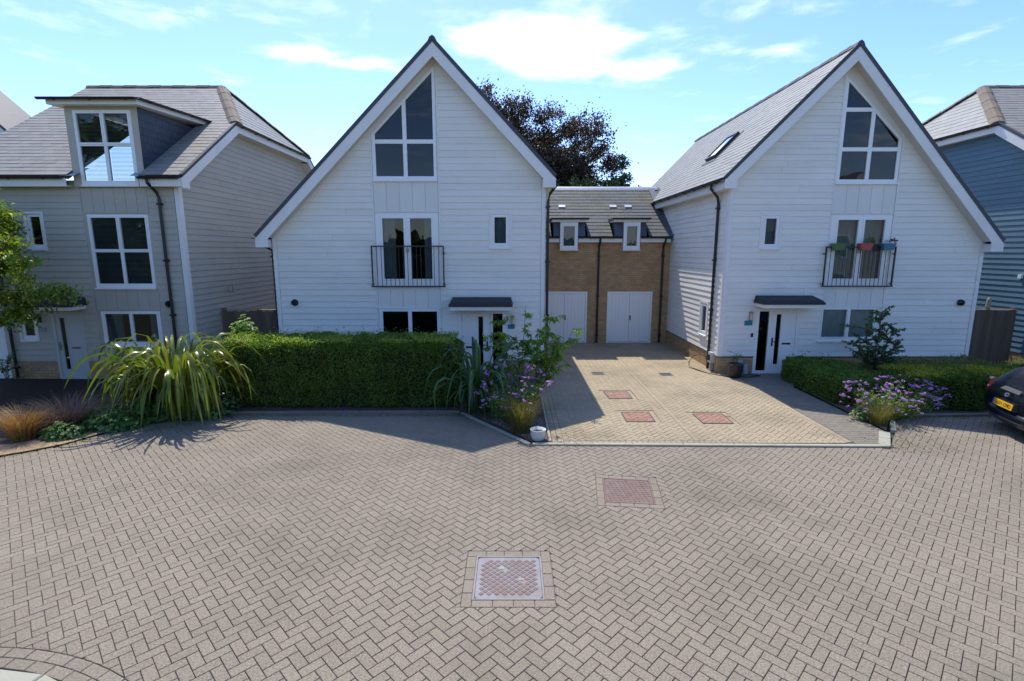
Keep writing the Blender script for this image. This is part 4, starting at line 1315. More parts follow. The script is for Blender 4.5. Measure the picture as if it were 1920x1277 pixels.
# ---- beige house on the left and its blue mirror image on the right
def hip_house(root, s, X, Yf, xo, board, facade=True, slate=SLATE1, dorm_holes=(), nm=300):
    """s=-1: house extends to the left of its gable wall X. xo = far end."""
    Yb = 26.9; E = 5.86; ye0 = Yf - .32; ye1 = Yb + .32; yr = (ye0 + ye1) / 2
    k = .655; rz_ = E + (yr - ye0) * k; zh = 7.98; yh0 = ye0 + (zh - E) / k; yh1 = ye1 - (zh - E) / k
    xw = X - s * .32   # verge line, outside of the wall
    xrid = xw + s * 1.95
    side = Frame((X, 0, 0), (0, 1, 0), (0, 0, 1)).out((-s, 0, 0))
    ol = ccw([(Yf, 0), (Yb, 0), (Yb, E - .05), (yh1, zh - .25), (yh0, zh - .25), (Yf, E - .05)])
    w = slabs(root, 'side_wall', [ol], side, board, 0.0, -.1)
    cladding(w, side, clip_convex(ccw([(Yf + .12, .56), (Yb, .56), (Yb, E - .1), (yh1, zh - .27), (yh0, zh - .27), (Yf + .12, E - .02)]), rect(0, 0, 60, 20)), [], board, .56)
    c = MB(); c.add(*solid(rect(Yf - .04, .555, Yf + .115, E - .1), side, .04, None, -.002)); c.build('corner_trim', TRIM if s < 0 else board, w)
    # roof slopes
    dF = Vector((0, yr - ye0, rz_ - E)); LF = dF.length
    frF = Frame((0, ye0, E), (1, 0, 0), dF).out((0, 0, 1))
    tH = LF * (zh - E) / (rz_ - E)
    pf = [(xw, 0), (xw, tH), (xrid, LF), (xo, LF), (xo, 0)]
    pf = ccw(pf)
    mb = MB()
    for q in sub_all([pf], dorm_holes):
        mb.add(*solid(q, frF, -.004, None, -.12)); mb.add([frF.p(x, y, -.12) for x, y in q], [tuple(range(len(q)))])
    rf_ = mb.build('roof', RIDGED, root)
    roof_tiles(rf_, frF, pf, dorm_holes, slate, w=.34, e=.235, nmax=nm, phase=.1)
    frB = Frame((0, ye1, E), (1, 0, 0), Vector((0, -dF.y, dF.z))).out((0, 0, 1))
    mb = MB(); mb.add(*solid(pf, frB, .02, None, -.12)); mb.build('back_roof', slate, root)
    dH = Vector((xrid - xw, 0, rz_ - zh)); LH = dH.length
    frH = Frame((xw, 0, zh), (0, 1, 0), dH).out((-s, 0, 1))
    ph = ccw([(yh0, 0), (yh1, 0), (yr, LH)])
    mb = MB(); mb.add(*solid(ph, frH, -.004, None, -.12)); hr = mb.build('hip_roof', RIDGED, root)
    roof_tiles(hr, frH, ph, [], SLATE, w=.34, e=.235, nmax=100)
    # ridge and hip tiles
    def ridge(a, b, parent, m, wd=.15):
        a, b = Vector(a), Vector(b); d = (b - a); L = d.length; d.normalize(); sd = d.cross(Vector((0, 0, 1))).normalized(); up = sd.cross(d)
        n = max(1, round(L / .45))
        for i in range(n):
            p, q = a + d * (L * i / n), a + d * (L * (i + 1) / n - .004)
            h = .01 * (i % 2)
            v = [pp + sd * x_ + up * (z_ + h) for pp in (p, q) for x_, z_ in ((-wd, -.06), (-wd * .55, .03), (0, .065), (wd * .55, .03), (wd, -.06))]
            m_ = MB(); m_.add(v, [(k_, k_ + 1, 5 + k_ + 1, 5 + k_) for k_ in range(4)] + [(0, 1, 2, 3, 4), (9, 8, 7, 6, 5)]); m_.build('ridge_tile', m, parent)
    ridge((xrid, yr, rz_), (xo, yr, rz_), rf_, LICHEN)
    ridge((xw, yh0, zh), (xrid, yr, rz_), rf_, LICHEN, .22)
    ridge((xw, yh1, zh), (xrid, yr, rz_), rf_, LICHEN, .22)
    # hip gutter, fascia, bargeboards
    gutter(root, (xw - s * .05, yh0 - .15, zh - .05), (xw - s * .05, yh1 + .15, zh - .05), .06)
    m_ = MB(); m_.box(min(xw, xw + s * .04), max(xw, xw + s * .04), yh0 + .05, yh1 - .05, zh - .30, zh - .08); m_.build('fascia', TRIM, root)
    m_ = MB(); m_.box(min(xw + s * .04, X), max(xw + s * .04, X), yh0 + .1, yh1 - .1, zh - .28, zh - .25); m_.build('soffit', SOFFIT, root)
    fw = Frame((xw, 0, 0), (0, 1, 0), (0, 0, 1)).out((-s, 0, 0))
    for (ya, yb) in ((ye0, yh0 + .05), (ye1, yh1 - .05)):
        sg = 1 if yb > ya else -1
        zb_ = E + abs(yb - ya) * k
        pl = [(ya, E - .07), (yb, zb_ - .07), (yb, zb_ - .37), (ya + sg * .33, E - .37 + .33 * k)]
        bx = [(ya, E - .07), (ya + sg * .33, E - .07 + .33 * k), (ya + sg * .33, E - .34), (ya, E - .34)]
        pl = [(ya + sg * .33, E - .07 + .33 * k), (yb, zb_ - .07), (yb, zb_ - .37), (ya + sg * .33, E - .37 + .33 * k)]
        m_ = MB()
        for q in (pl, bx): m_.add(*solid(q, fw, .03, None, 0.0)); m_.add([fw.p(a_, b_, 0) for a_, b_ in q], [(0, 1, 2, 3)])
        m_.build('bargeboard', TRIM, root)
        cp = MB(); cp.add([fw.p(ya, E - .06, .04), fw.p(yb, zb_ - .06, .04), fw.p(yb, zb_ + .03, .04), fw.p(ya, E + .03, .04), fw.p(ya, E - .06, -.05), fw.p(yb, zb_ - .06, -.05), fw.p(yb, zb_ + .03, -.05), fw.p(ya, E + .03, -.05)],
                          [(0, 1, 2, 3), (3, 2, 6, 7), (0, 4, 5, 1)]); cp.build('verge_cap', RIDGED, root)
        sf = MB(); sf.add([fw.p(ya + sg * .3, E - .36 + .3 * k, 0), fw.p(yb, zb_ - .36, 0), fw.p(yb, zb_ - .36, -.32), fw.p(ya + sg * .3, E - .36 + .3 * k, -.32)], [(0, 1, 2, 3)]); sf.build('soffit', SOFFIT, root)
    # plinth
    pb = MB(); pb.add(*solid(rect(Yf, 0, Yb, .53), side, .004, None, -.01)); pw = pb.build('plinth', MORTAR, root)
    bricks(pw, Frame((X - s * .004, 0, 0), (0, 1, 0), (0, 0, 1)).out((-s, 0, 0)), rect(Yf, 0, Yb, .53), [], nmax=0)
    # back wall and far end
    m_ = MB(); a, b = min(X, xo), max(X, xo); m_.box(a + .1, b - .1, Yb - .1, Yb, 0, E); m_.box(xo - .05 if s < 0 else xo - .05, xo + .05, Yf + .11, Yb - .1, 0, E)
    m_.build('back_wall', board, root)
    return frF, LF, rf_, E, ye0, k

Y1 = 15.0
h1 = empty('beige_house', (-12.8, Y1, 0), 'beige weatherboarded house on the left with a slate half-hipped roof and a tall dormer window', 'house')
DX0, DX1 = -12.28, -10.30
tDm = 3.62
frF, LF, rf1, E1, ye0, k1 = hip_house(h1, -1, -9.45, Y1, -16.2, BEIGE_BOARD, dorm_holes=[rect(DX0, -.5, DX1, tDm)])
fr1 = Frame((0, Y1, 0), (1, 0, 0), (0, 0, 1)).out((0, -1, 0))
W1 = dict(gw=(-12.10, 1.02, -10.36, 2.05), mid=(-12.12, 2.74, -10.38, 4.82), top=(-12.05, 5.62, -10.46, 7.60), small=(-13.86, 3.86, -13.42, 4.84), low=(-14.52, 1.2, -14.08, 2.05))
door1 = (-13.58, 0, -12.66, 2.03)
gate1 = (-16.1, 0, -15.03, 2.0)
ol1 = rect(-16.2, 0, -9.45, E1 - .1)
w1 = slabs(h1, 'wall', sub_all([ol1], [rect(*W1['gw']), rect(*W1['mid']), rect(*W1['small']), rect(*W1['low']), rect(*door1), rect(*gate1), rect(-12.05, 5.62, -10.46, 6)]), fr1, BEIGE_BOARD, 0.0, -.12)
BX = (-12.22, -10.32)
gr_ = lambda r_, g: rect(r_[0] - g, r_[1] - g, r_[2] + g, r_[3] + g)
cladding(w1, fr1, rect(-16.2, .56, -9.57, E1 - .12), [rect(BX[0], .98, BX[1], 9), gr_(W1['small'], .06), gr_(W1['low'], .06), rect(door1[0], 0, door1[2], 2.14), rect(gate1[0], 0, gate1[2], 2.03)], BEIGE_BOARD, .56)
c = MB(); c.add(*solid(rect(-9.54, .555, -9.452, E1 - .12), fr1, .04, None, -.002)); c.build('corner_trim', TRIM, w1)
vboards(w1, fr1, BX[0] + .01, BX[1] - .01, 2.07, 2.70, BEIGE_BOARD, 6)
vboards(w1, fr1, BX[0] + .01, BX[1] - .01, 4.86, 5.56, BEIGE_BOARD, 6)
for q in sub_all([rect(-16.2, 0, -9.45, .53)], [rect(door1[0], -1, door1[2], 3), rect(gate1[0], -1, gate1[2], 3)]):
    m_ = MB(); m_.add(*solid(q, fr1, .004, None, -.01)); pw = m_.build('plinth', MORTAR, h1)
    bricks(pw, Frame((0, Y1 - .004, 0), (1, 0, 0), (0, 0, 1)).out((0, -1, 0)), q, [], nmax=60)
def four(r_, zt, a=.09, sl=.12):
    x0, z0, x1, z1 = r_; m = (x0 + x1) / 2
    return [rect(x0 + a, z0 + sl, m - .045, zt - .04), rect(m + .045, z0 + sl, x1 - a, zt - .04), rect(x0 + a, zt + .05, m - .05, z1 - a), rect(m + .05, zt + .05, x1 - a, z1 - a)]
window(h1, fr1, rect(*W1['mid']), four(W1['mid'], 3.80), sash=(2, 3), blind='venetian')
g_ = W1['gw']; m = (g_[0] + g_[2]) / 2
window(h1, fr1, rect(*g_), [rect(g_[0] + .10, g_[1] + .12, m - .05, g_[3] - .08), rect(m + .05, g_[1] + .12, g_[2] - .10, g_[3] - .08)], sash=(1,), blind='side')
for nm in ('small', 'low'):
    s_ = W1[nm]; window(h1, fr1, rect(*s_), [rect(s_[0] + .08, s_[1] + .12, s_[2] - .08, s_[3] - .08)], trim=.06, d=-.01, blind=None)
fr1d = fr1
front_door(h1, fr1, door1[0], door1[2], None, (-13.50, -12.74), (-13.36, -13.22), 2.03, mat('cream_door', (.50, .50, .47), .5, .02), -13.44, -12.98, STEEL)
m_ = MB(); m_.add(*solid(rect(gate1[0], .02, gate1[2], 2.0), fr1, .02, None, -.05)); sd_ = m_.build('side_door', UPVC, h1)
canopy(h1, -13.95, -12.45, Y1, lm=TRIM)
lamp = MB(); lamp.box(-13.93, -13.87, Y1 - .09, Y1 - .03, 1.72, 1.98); lamp.build('wall_lamp', BLACKM, h1)
number_sign((-13.88, Y1 - .034, 1.52), 'small pale grey house sign beside the door of the beige house', mat('grey_sign_face', (.25, .33, .38), .5, .05), .18, .13)
cowl(h1, (-10.05, Y1 - .03, 2.27), (.3, -1, 0))
# dormer
zt_ = 7.80
yD = Y1 - .06
frD = Frame((0, yD, 0), (1, 0, 0), (0, 0, 1)).out((0, -1, 0))
tp = W1['top']
m_ = MB()
for q in sub_all([rect(DX0, 5.57, DX1, zt_ - .1)], [rect(*tp)]): m_.add(*solid(q, frD, .03, None, -.10))
m_.build('dormer_front', BEIGE_BOARD, h1)
window(h1, frD, rect(*tp), four(tp, 6.70), sash=(2, 3), d=.05, blind='venetian')
yroof = lambda z: ye0 + (z - E1) / k1
mb = MB()
zb2 = zt_ - .10
ch_items = []
chk = Frame((DX1, 0, 0), (0, 1, 0), (0, 0, 1)).out((1, 0, 0))
tri = [(yD + .0, 5.9), (yroof(zb2) + .1, zb2), (yD + .0, zb2)]
tri = [(yD, E1 + (yD - ye0) * k1 - .05), (yroof(zb2) + .1, zb2), (yD, zb2)]
chm = MB(); chm.add(*solid(tri, chk, .0, None, -.06)); cheek = chm.build('cheek', LEAD, h1)
NAVY = mat('dark_hung_slate', (.035, .045, .065), .5, .1, .15, 2, .2, 50)
roof_tiles(cheek, Frame((DX1, 0, 0), (0, 1, 0), (0, 0, 1)).out((1, 0, 0)), tri, [], NAVY, w=.28, e=.2, nmax=80, name='hung_slate', lift=.01)
m_ = MB(); m_.add(*solid(tri, Frame((DX0, 0, 0), (0, 1, 0), (0, 0, 1)).out((-1, 0, 0)), .0, None, -.06)); m_.build('cheek', NAVY, h1)
# dormer roof: nearly flat, projecting
yb_ = yroof(8.02)
x0, x1 = DX0 - .28, DX1 + .28
y0_ = yD - .36
m_ = MB()
v = [(x0, y0_, zt_), (x1, y0_, zt_), (x1, yb_, 8.0), (x0, yb_, 8.0), (x0, y0_, zt_ + .05), (x1, y0_, zt_ + .05), (x1, yb_, 8.06), (x0, yb_, 8.06)]
m_.add(v, [(0, 3, 2, 1), (4, 5, 6, 7), (0, 1, 5, 4), (1, 2, 6, 5), (2, 3, 7, 6), (3, 0, 4, 7)]); dr1 = m_.build('dormer_roof', FELT, h1)
m_ = MB()
v = [(x0 + .05, y0_ + .05, zt_ - .12), (x1 - .05, y0_ + .05, zt_ - .12), (x1 - .05, yb_, 7.88), (x0 + .05, yb_, 7.88), (x0 + .05, y0_ + .05, zt_ - .001), (x1 - .05, y0_ + .05, zt_ - .001), (x1 - .05, yb_, 7.999), (x0 + .05, yb_, 7.999)]
m_.add(v, [(0, 3, 2, 1), (0, 1, 5, 4), (1, 2, 6, 5), (2, 3, 7, 6), (3, 0, 4, 7)]); m_.build('fascia', TRIM, dr1)
gutter(dr1, (x0 - .1, y0_ - .05, zt_ + .03), (x1, y0_ - .05, zt_ + .03), .06)
gutter(dr1, (x1 + .04, y0_, zt_ + .04), (x1 + .04, yb_ + .1, 8.04), .05)
# main gutters either side of the dormer window
for a, b in ((-16.2, DX0 - .12), (DX1 + .0, -9.2)):
    gutter(h1, (a, ye0 - .05, E1 - .05), (b, ye0 - .05, E1 - .05))
    m_ = MB(); m_.box(a, b + .05, ye0 + .02, ye0 + .05, E1 - .30, E1 - .08); m_.build('fascia', TRIM, h1)
    m_ = MB(); m_.box(a, b + .05, ye0 + .051, Y1 - .035, E1 - .29, E1 - .26); m_.build('soffit', SOFFIT, h1)
for xx in (DX0 + .0, DX1 - .02):
    m_ = MB(); m_.add([(xx - .2, ye0 - .02, E1 - .02), (xx + .22, ye0 - .02, E1 - .02), (xx + .22, yD + .3, E1 + .26), (xx - .2, yD + .3, E1 + .26)], [(0, 1, 2, 3)]); m_.build('flashing', LEADP, h1)
downpipe(h1, [(-10.05, ye0 - .05, E1 - .1), (-10.05, ye0 - .05, E1 - .2), (-9.98, Y1 - .12, E1 - .45), (-9.95, Y1 - .10, E1 - .6), (-9.93, Y1 - .10, .05)])
downpipe(h1, [(-14.78, ye0 - .05, E1 - .1), (-14.78, ye0 - .05, E1 - .2), (-14.78, Y1 - .12, E1 - .45), (-14.78, Y1 - .10, E1 - .6), (-14.78, Y1 - .10, .05)])
m_ = MB(); m_.box(-16.1, -9.6, Y1 + 4, Y1 + 4.1, 0, 5.8); m_.box(-16.1, -9.6, Y1 + .14, Y1 + 4, 2.6, 2.7); m_.box(-16.1, -9.6, Y1 + .14, Y1 + 4, 5.25, 5.35); m_.build('interior', ROOM, h1)
m_ = MB(); m_.tube([(-8.9 - .56, 17.24, 2.56), (-9.40, 17.24, 2.56)], .06, 8)
for dy in (-.10, .10):
    m_ = MB(); m_.box(-9.45, -9.38, 17.24 + dy - .05, 17.24 + dy + .05, 2.48, 2.66); m_.build('wall_vent', BEIGE_BOARD, h1)

h4 = empty('blue_house', (20, 15, 0), 'blue weatherboarded house at the right edge, behind the wooden fence', 'house')
frF4, LF4, rf4, E4, ye04, k4 = hip_house(h4, 1, 16.4, 15.0, 24.0, BLUE_BOARD)
fr4 = Frame((0, 15.0, 0), (1, 0, 0), (0, 0, 1)).out((0, -1, 0))
slabs(h4, 'wall', [rect(16.4, 0, 24, 5.76)], fr4, BLUE_BOARD, 0, -.1)
gutter(h4, (16.2, ye04 - .05, E4 - .05), (24, ye04 - .05, E4 - .05))
m_ = MB()
v = [(18.0, 16.6, 6.95), (19.8, 16.6, 6.95), (19.8, 19.6, 8.8), (18.0, 19.6, 8.8), (18.0, 16.6, 7.75), (19.8, 16.6, 7.75), (19.8, 19.6, 8.9), (18.0, 19.6, 8.9)]
m_.add([(18.6, 16.5, 6.9), (20.4, 16.5, 6.9), (20.4, 16.5, 7.85), (18.6, 16.5, 7.85), (18.6, 18.4, 8.0), (20.4, 18.4, 8.0)], [(0, 1, 2, 3), (3, 2, 5, 4), (0, 3, 4)]); m_.build('dormer', NAVY, h4)
m_ = MB(); m_.box(16.30, 16.37, 16.5, 16.62, 2.93, 3.05); m_.build('wall_vent', UPVC, h4)
m_ = MB(); m_.box(16.2, 16.375, 16.9, 16.95, 1.1, 1.16); m_.build('pipe_stub', UPVC, h4)

# ---- far house glimpsed at the left edge
h0 = empty('far_white_house', (-21, 20, 0), 'white gable glimpsed behind the beige roof at the left edge', 'house')
fr0 = Frame((0, 20.3, 0), (1, 0, 0), (0, 0, 1)).out((0, -1, 0))
o0 = ccw([(-23.4, 0), (-18.9, 0), (-18.9, 7.6), (-22, 10.6), (-23.4, 9.4)])
w0 = slabs(h0, 'wall', [o0], fr0, BEIGE_BOARD, 0, -.1)
cladding(w0, fr0, clip_line(o0, (-30, 4.5), (-10, 4.5)), [], BEIGE_BOARD, 4.5, nmax=40)
m_ = MB(); m_.box(-23.3, -18.95, 20.41, 22.5, 0, 7.5); m_.build('side_wall', BEIGE_BOARD, h0)
for a, b in (((-22, 11.2), (-18.35, 7.85)), ((-22, 11.2), (-24.0, 9.3))):
    q = [a, b, (b[0], b[1] - .4), (a[0], a[1] - .45)]
    m_ = MB(); m_.add(*solid(ccw(q), fr0, .34, None, .30)); m_.build('bargeboard', TRIM, h0)
    dv = Vector((b[0] - a[0], 0, b[1] - a[1])).normalized(); nn = Vector((-dv.z, 0, dv.x)); nn = nn if nn.z > 0 else -nn
    v = []
    for y in (19.93, 22.3):
        for p in (a, b):
            for h in (-.02, .07): v.append(Vector((p[0], y, p[1])) + nn * h)
    m_ = MB(); m_.add(v, [(0, 1, 3, 2), (4, 6, 7, 5), (0, 4, 5, 1), (1, 5, 7, 3), (2, 3, 7, 6), (0, 2, 6, 4)]); m_.build('roof', RIDGED, h0)

# ---- the other side of the road, mirrored in the windows
def plain_gable(x0, x1, y, h, apex, board, label):
    root = empty('opposite_house', ((x0 + x1) / 2, y, 0), label, 'house')
    m_ = MB(); mid = (x0 + x1) / 2
    m_.add([(x0, y, 0), (x1, y, 0), (x1, y, h), (mid, y, apex), (x0, y, h), (x0, y - 9, 0), (x1, y - 9, 0), (x1, y - 9, h), (mid, y - 9, apex), (x0, y - 9, h)],
           [(0, 4, 3, 2, 1), (5, 6, 7, 8, 9), (0, 5, 9, 4), (1, 2, 7, 6)]); m_.build('wall', board, root)
    for a in (x0, x1):
        s_ = 1 if a > mid else -1
        e = (a + s_ * .3, h - .3 * (apex - h) / (x1 - mid))
        m_ = MB(); v = [(mid, y + .3, apex + .05), (e[0], y + .3, e[1] + .05), (e[0], y - 9.2, e[1] + .05), (mid, y - 9.2, apex + .05)]
        v += [(p[0], p[1], p[2] + .12) for p in v]
        m_.add(v, [(0, 3, 2, 1), (4, 5, 6, 7), (0, 1, 5, 4), (1, 2, 6, 5), (2, 3, 7, 6), (3, 0, 4, 7)]); m_.build('roof', SLATE, root)
        m_ = MB(); m_.add([(mid, y + .32, apex + .12), (e[0], y + .32, e[1] + .12), (e[0], y + .32, e[1] - .25), (mid, y + .32, apex - .28), (mid, y + .29, apex + .12), (e[0], y + .29, e[1] + .12), (e[0], y + .29, e[1] - .25), (mid, y + .29, apex - .28)],
                         [(0, 1, 2, 3), (7, 6, 5, 4), (3, 2, 6, 7), (0, 4, 5, 1)]); m_.build('bargeboard', TRIM, root)
    for (wx, wz, ww, wh) in ((mid - 1, 3.2, 1.8, 1.9), (mid + 2, 3.6, .6, 1.0), (mid - 1, .9, 1.8, 1.2)):
        m_ = MB(); m_.box(wx - ww / 2, wx + ww / 2, y + .005, y + .05, wz, wz + wh); w_ = m_.build('window', UPVC, root)
        m_ = MB(); m_.box(wx - ww / 2 + .1, wx + ww / 2 - .1, y + .052, y + .06, wz + .1, wz + wh - .1); m_.build('pane', mat('dark_pane', (.02, .025, .03), .05, 0), w_)
    return root
plain_gable(21.5, 29.5, -8, 5.4, 9.3, BEIGE_BOARD, 'beige gabled house across the road, mirrored in the right white house balcony window')

# ------------------------------------------------------------------ fences, pots, charger
def fence(label, x0, x1, y, h, posts, name='fence'):
    root = empty(name, ((x0 + x1) / 2, y, 0), label, 'fence')
    fr = Frame((0, y, 0), (1, 0, 0), (0, 0, 1)).out((0, -1, 0))
    x = x0; items = []
    while x < x1 - .02:
        items.append((rect(x, .08, min(x + .125, x1), h + random.uniform(-.02, .02)), .028, None, None))
        v, f = solid(rect(x, .08, min(x + .135, x1), h + random.uniform(-.025, .015)), Frame((0, y + random.uniform(-.004, .004), 0), (1, .10, 0), (0, 0, 1)).out((0, -1, 0)) if False else fr, .022 + random.uniform(-.006, .006), None, 0.0)
        link_mesh('fence_board', v, f, OAK, root); x += .128
    for p in posts:
        m_ = MB(); m_.box(p - .055, p + .055, y + .01, y + .12, 0, h + .08); m_.build('post', OAK, root)
    m_ = MB(); m_.box(x0, x1, y - .04, y + .05, h + .018, h + .045); m_.build('capping', CAPW, root)
    return root
fence('brown wooden fence between the beige house and the middle white house', -9.35, -6.95, 16.4, 1.90, (-9.3, -8.15, -7.0))
fence('dark wooden fence between the right white house and the blue house', 14.26, 16.28, 16.45, 1.90, (14.3, 16.22))
m_ = MB(); m_.lathe((15.35, 16.45, 1.95), [(0, 0), (.06, 0), (.07, .1), (.05, .2), (.065, .28), (.03, .36), (0, .38)], 10)
fo = m_.build('garden_ornament', mat('stone_ornament', (.35, .3, .2), .8, .2), None, smooth=True); tag(fo, 'small stone coloured ornament standing on top of the right wooden fence', 'ornament')

ev = empty('ev_charger', (6.38, 16.05, .0), 'pale wall charger with looped black cable low on the corner of the right white house', 'charger')
m_ = MB(); m_.box(6.30, 6.44, 15.93, 16.13, .28, .62); m_.build('charger_box', mat('pale_charger_plastic', (.5, .52, .46), .4, .05), ev)
m_ = MB(); m_.box(6.26, 6.30, 15.97, 16.09, .36, .54); m_.build('socket', BLACKP, ev)
m_ = MB(); m_.tube([(6.28, 16.05, .45), (6.1, 16.25, .5), (5.95, 16.5, .4), (5.9, 16.7, .15), (5.85, 16.5, .03), (5.95, 16.1, .03), (6.1, 15.7, .03), (6.5, 15.2, .035), (7.2, 15.1, .035), (7.6, 15.25, .035), (7.3, 15.4, .035), (6.9, 15.2, .05)], .014, 6)
m_.build('cable', BLACKP, ev, smooth=True)
m_ = MB(); m_.box(6.34, 6.42, 15.99, 16.07, .02, .28); m_.build('conduit', GREYBOX, ev)

def pot(c, prof, m, label, cat='plant pot', n=20, name='plant_pot'):
    root = empty(name, c, label, cat)
    mb = MB(); mb.lathe(c, prof, n); mb.build('pot', m, root, smooth=True)
    r_ = prof[-3][0]; z = c[2] + prof[-2][1]
    return root
wp = pot((.53, 9.93, .0), [(0, .0), (.10, 0), (.125, .03), (.15, .12), (.155, .22), (.165, .235), (.145, .235), (.135, .17), (0, .17)], WHITEPOT, 'small white ceramic pot on the corner of the gravel bed beside the driveway')
m_ = MB(); m_.lathe((.53, 9.93, .175), [(0, 0), (.135, 0)], 14); m_.build('compost', SOIL, wp)
dk = pot((6.76, 15.12, .014), [(0, 0), (.13, 0), (.19, .12), (.235, .3), (.225, .4), (.25, .43), (.215, .43), (.2, .38), (0, .38)], DARKPOT, 'dark glazed pot with a low plant by the corner of the right white house')

# window boxes on the rail
def rail_pot(x, m, label, plant):
    root = empty('balcony_pot', (x, Y3 - .22, 3.80), label, 'plant pot', 'pots hanging on the balcony rail')
    a, b = .14, .19; z0, z1 = 3.82, 4.02; y = Y3 - .20
    v = [(x - a, y - .07, z0), (x + a, y - .07, z0), (x + a, y + .07, z0), (x - a, y + .07, z0), (x - b, y - .11, z1), (x + b, y - .11, z1), (x + b, y + .11, z1), (x - b, y + .11, z1),
         (x - b + .02, y - .09, z1), (x + b - .02, y - .09, z1), (x + b - .02, y + .09, z1), (x - b + .02, y + .09, z1), (x - a, y - .06, z0 + .16), (x + a, y - .06, z0 + .16), (x + a, y + .06, z0 + .16), (x - a, y + .06, z0 + .16)]
    f = [(0, 3, 2, 1), (0, 1, 5, 4), (1, 2, 6, 5), (2, 3, 7, 6), (3, 0, 4, 7), (4, 5, 9, 8), (5, 6, 10, 9), (6, 7, 11, 10), (7, 4, 8, 11), (8, 9, 13, 12), (9, 10, 14, 13), (10, 11, 15, 14), (11, 8, 12, 15), (12, 13, 14, 15)]
    m_ = MB(); m_.add(v, f); m_.build('pot', m, root)
    return root
rp1 = rail_pot(9.70, GREENPOT, 'sage green pot at the left end of the balcony rail', None)
rp2 = rail_pot(10.50, TERRA, 'coral red pot in the middle of the balcony rail', None)
rp3 = rail_pot(11.17, BLUEPOT, 'blue pot at the right end of the balcony rail', None)
# ------------------------------------------------------------------ vegetation
def norm(a):
    return a / (np.linalg.norm(a, axis=-1, keepdims=True) + 1e-9)
def leaf_quads(C, D, Nn, L, W_, fold=.25):
    """C base points, D direction of growth, Nn rough normal; folded rhombic leaves"""
    n = len(C)
    D = norm(D); S = norm(np.cross(D, Nn)); Nn = np.cross(S, D)
    L = np.broadcast_to(L, (n,))[:, None]; W_ = np.broadcast_to(W_, (n,))[:, None]
    mid = C + D * L * .45 + Nn * (fold * W_)
    V = np.stack([C, mid + S * W_ * .5, C + D * L - Nn * L * .12, mid - S * W_ * .5], 1)
    return V
LF2 = [(0, 1, 2), (0, 2, 3)]
def leaves(name, C, D, Nn, L, W_, m, parent, fold=.25, kind='stuff'):
    V = leaf_quads(C, D, Nn, L, W_, fold)
    return bulk(name, V, LF2, m, parent, kind=kind)
def rvec(n): return norm(RNG.normal(size=(n, 3)))
def tubes(name, paths, r, m, parent, n=4, kind='stuff', taper=.5):
    mb = MB()
    for p in paths: mb.tube(p, r, n, r1=r * taper, caps=False)
    o = mb.build(name, m, parent)
    if kind: o['kind'] = kind
    return o

def lumpy(P, s=1.3, a=.08, seed=0):
    x = np.sin(P[:, 0] * 3.1 * s + seed) + np.sin(P[:, 1] * 2.7 * s + 1.3 * seed) * np.cos(P[:, 2] * 3.7 * s) + np.sin(P[:, 0] * 7.3 * s + P[:, 2] * 5.1) * .5
    return (x * a)[:, None]

def box_hedge(label, x0, x1, y0, y1, h, n, m, L=.052, top=None, cat='hedge', skew=0.0, seed=0, z0=.03, name='hedge'):
    root = empty(name, ((x0 + x1) / 2, (y0 + y1) / 2, 0), label, cat)
    w, d = x1 - x0, y1 - y0
    A = np.array([w * h, w * h * .5, d * h, d * h, w * d * 1.3])
    k = RNG.choice(5, n, p=A / A.sum())
    u, v = RNG.random(n), RNG.random(n)
    P = np.zeros((n, 3)); Nn = np.zeros((n, 3))
    for i, (f, nn) in enumerate([(lambda u, v: (x0 + u * w, y0 + 0 * u, z0 + v * h), (0, -1, 0)), (lambda u, v: (x0 + u * w, y1 + 0 * u, z0 + v * h), (0, 1, 0)),
                                 (lambda u, v: (x0 + 0 * u, y0 + u * d, z0 + v * h), (-1, 0, 0)), (lambda u, v: (x1 + 0 * u, y0 + u * d, z0 + v * h), (1, 0, 0)),
                                 (lambda u, v: (x0 + u * w, y0 + v * d, h + 0 * u), (0, 0, 1))]):
        s = k == i
        a, b, c = f(u[s], v[s]); P[s] = np.stack([a, b, c], 1); Nn[s] = nn
    # round the corners
    cc = np.array([(x0 + x1) / 2, (y0 + y1) / 2, h * .45]); hx = np.array([w / 2, d / 2, h * .55])
    q = (P - cc) / hx; r_ = (np.abs(q) ** 9).sum(1) ** (1 / 9)
    P = cc + q / r_[:, None] * hx
    P += Nn * lumpy(P, 1.1, .035, seed) + Nn * lumpy(P, 4.3, .022, seed + 2)
    P -= Nn * (RNG.random(n) ** 2 * .14)[:, None]
    stray = (RNG.random(n) < .03) & (P[:, 2] > h * .8)
    P[stray] += (Nn[stray] + np.array([0, 0, .6])) * (RNG.random(stray.sum()) ** 2 * .13)[:, None]
    P[:, 1] += skew * (P[:, 0] - x0)
    D = norm(Nn * .7 + rvec(n) * .8 + np.array([0, 0, .35]))
    NN = norm(Nn * .8 + rvec(n) * .7 + np.array([0, 0, .3]))
    Ls = L * RNG.uniform(.7, 1.25, n)
    leaves('foliage', P, D, NN, Ls, Ls * .62, m, root)
    # solid dark box added inside so the hedge is not see-through
    g = 10; mb = MB(); i_ = .10
    mb.box(x0 + i_, x1 - i_, y0 + i_ + (skew * w * .5), y1 - i_ + (skew * w * .5), .02, h - .12)
    mb.build('dark_core', HEDGE_CORE, root)
    return root

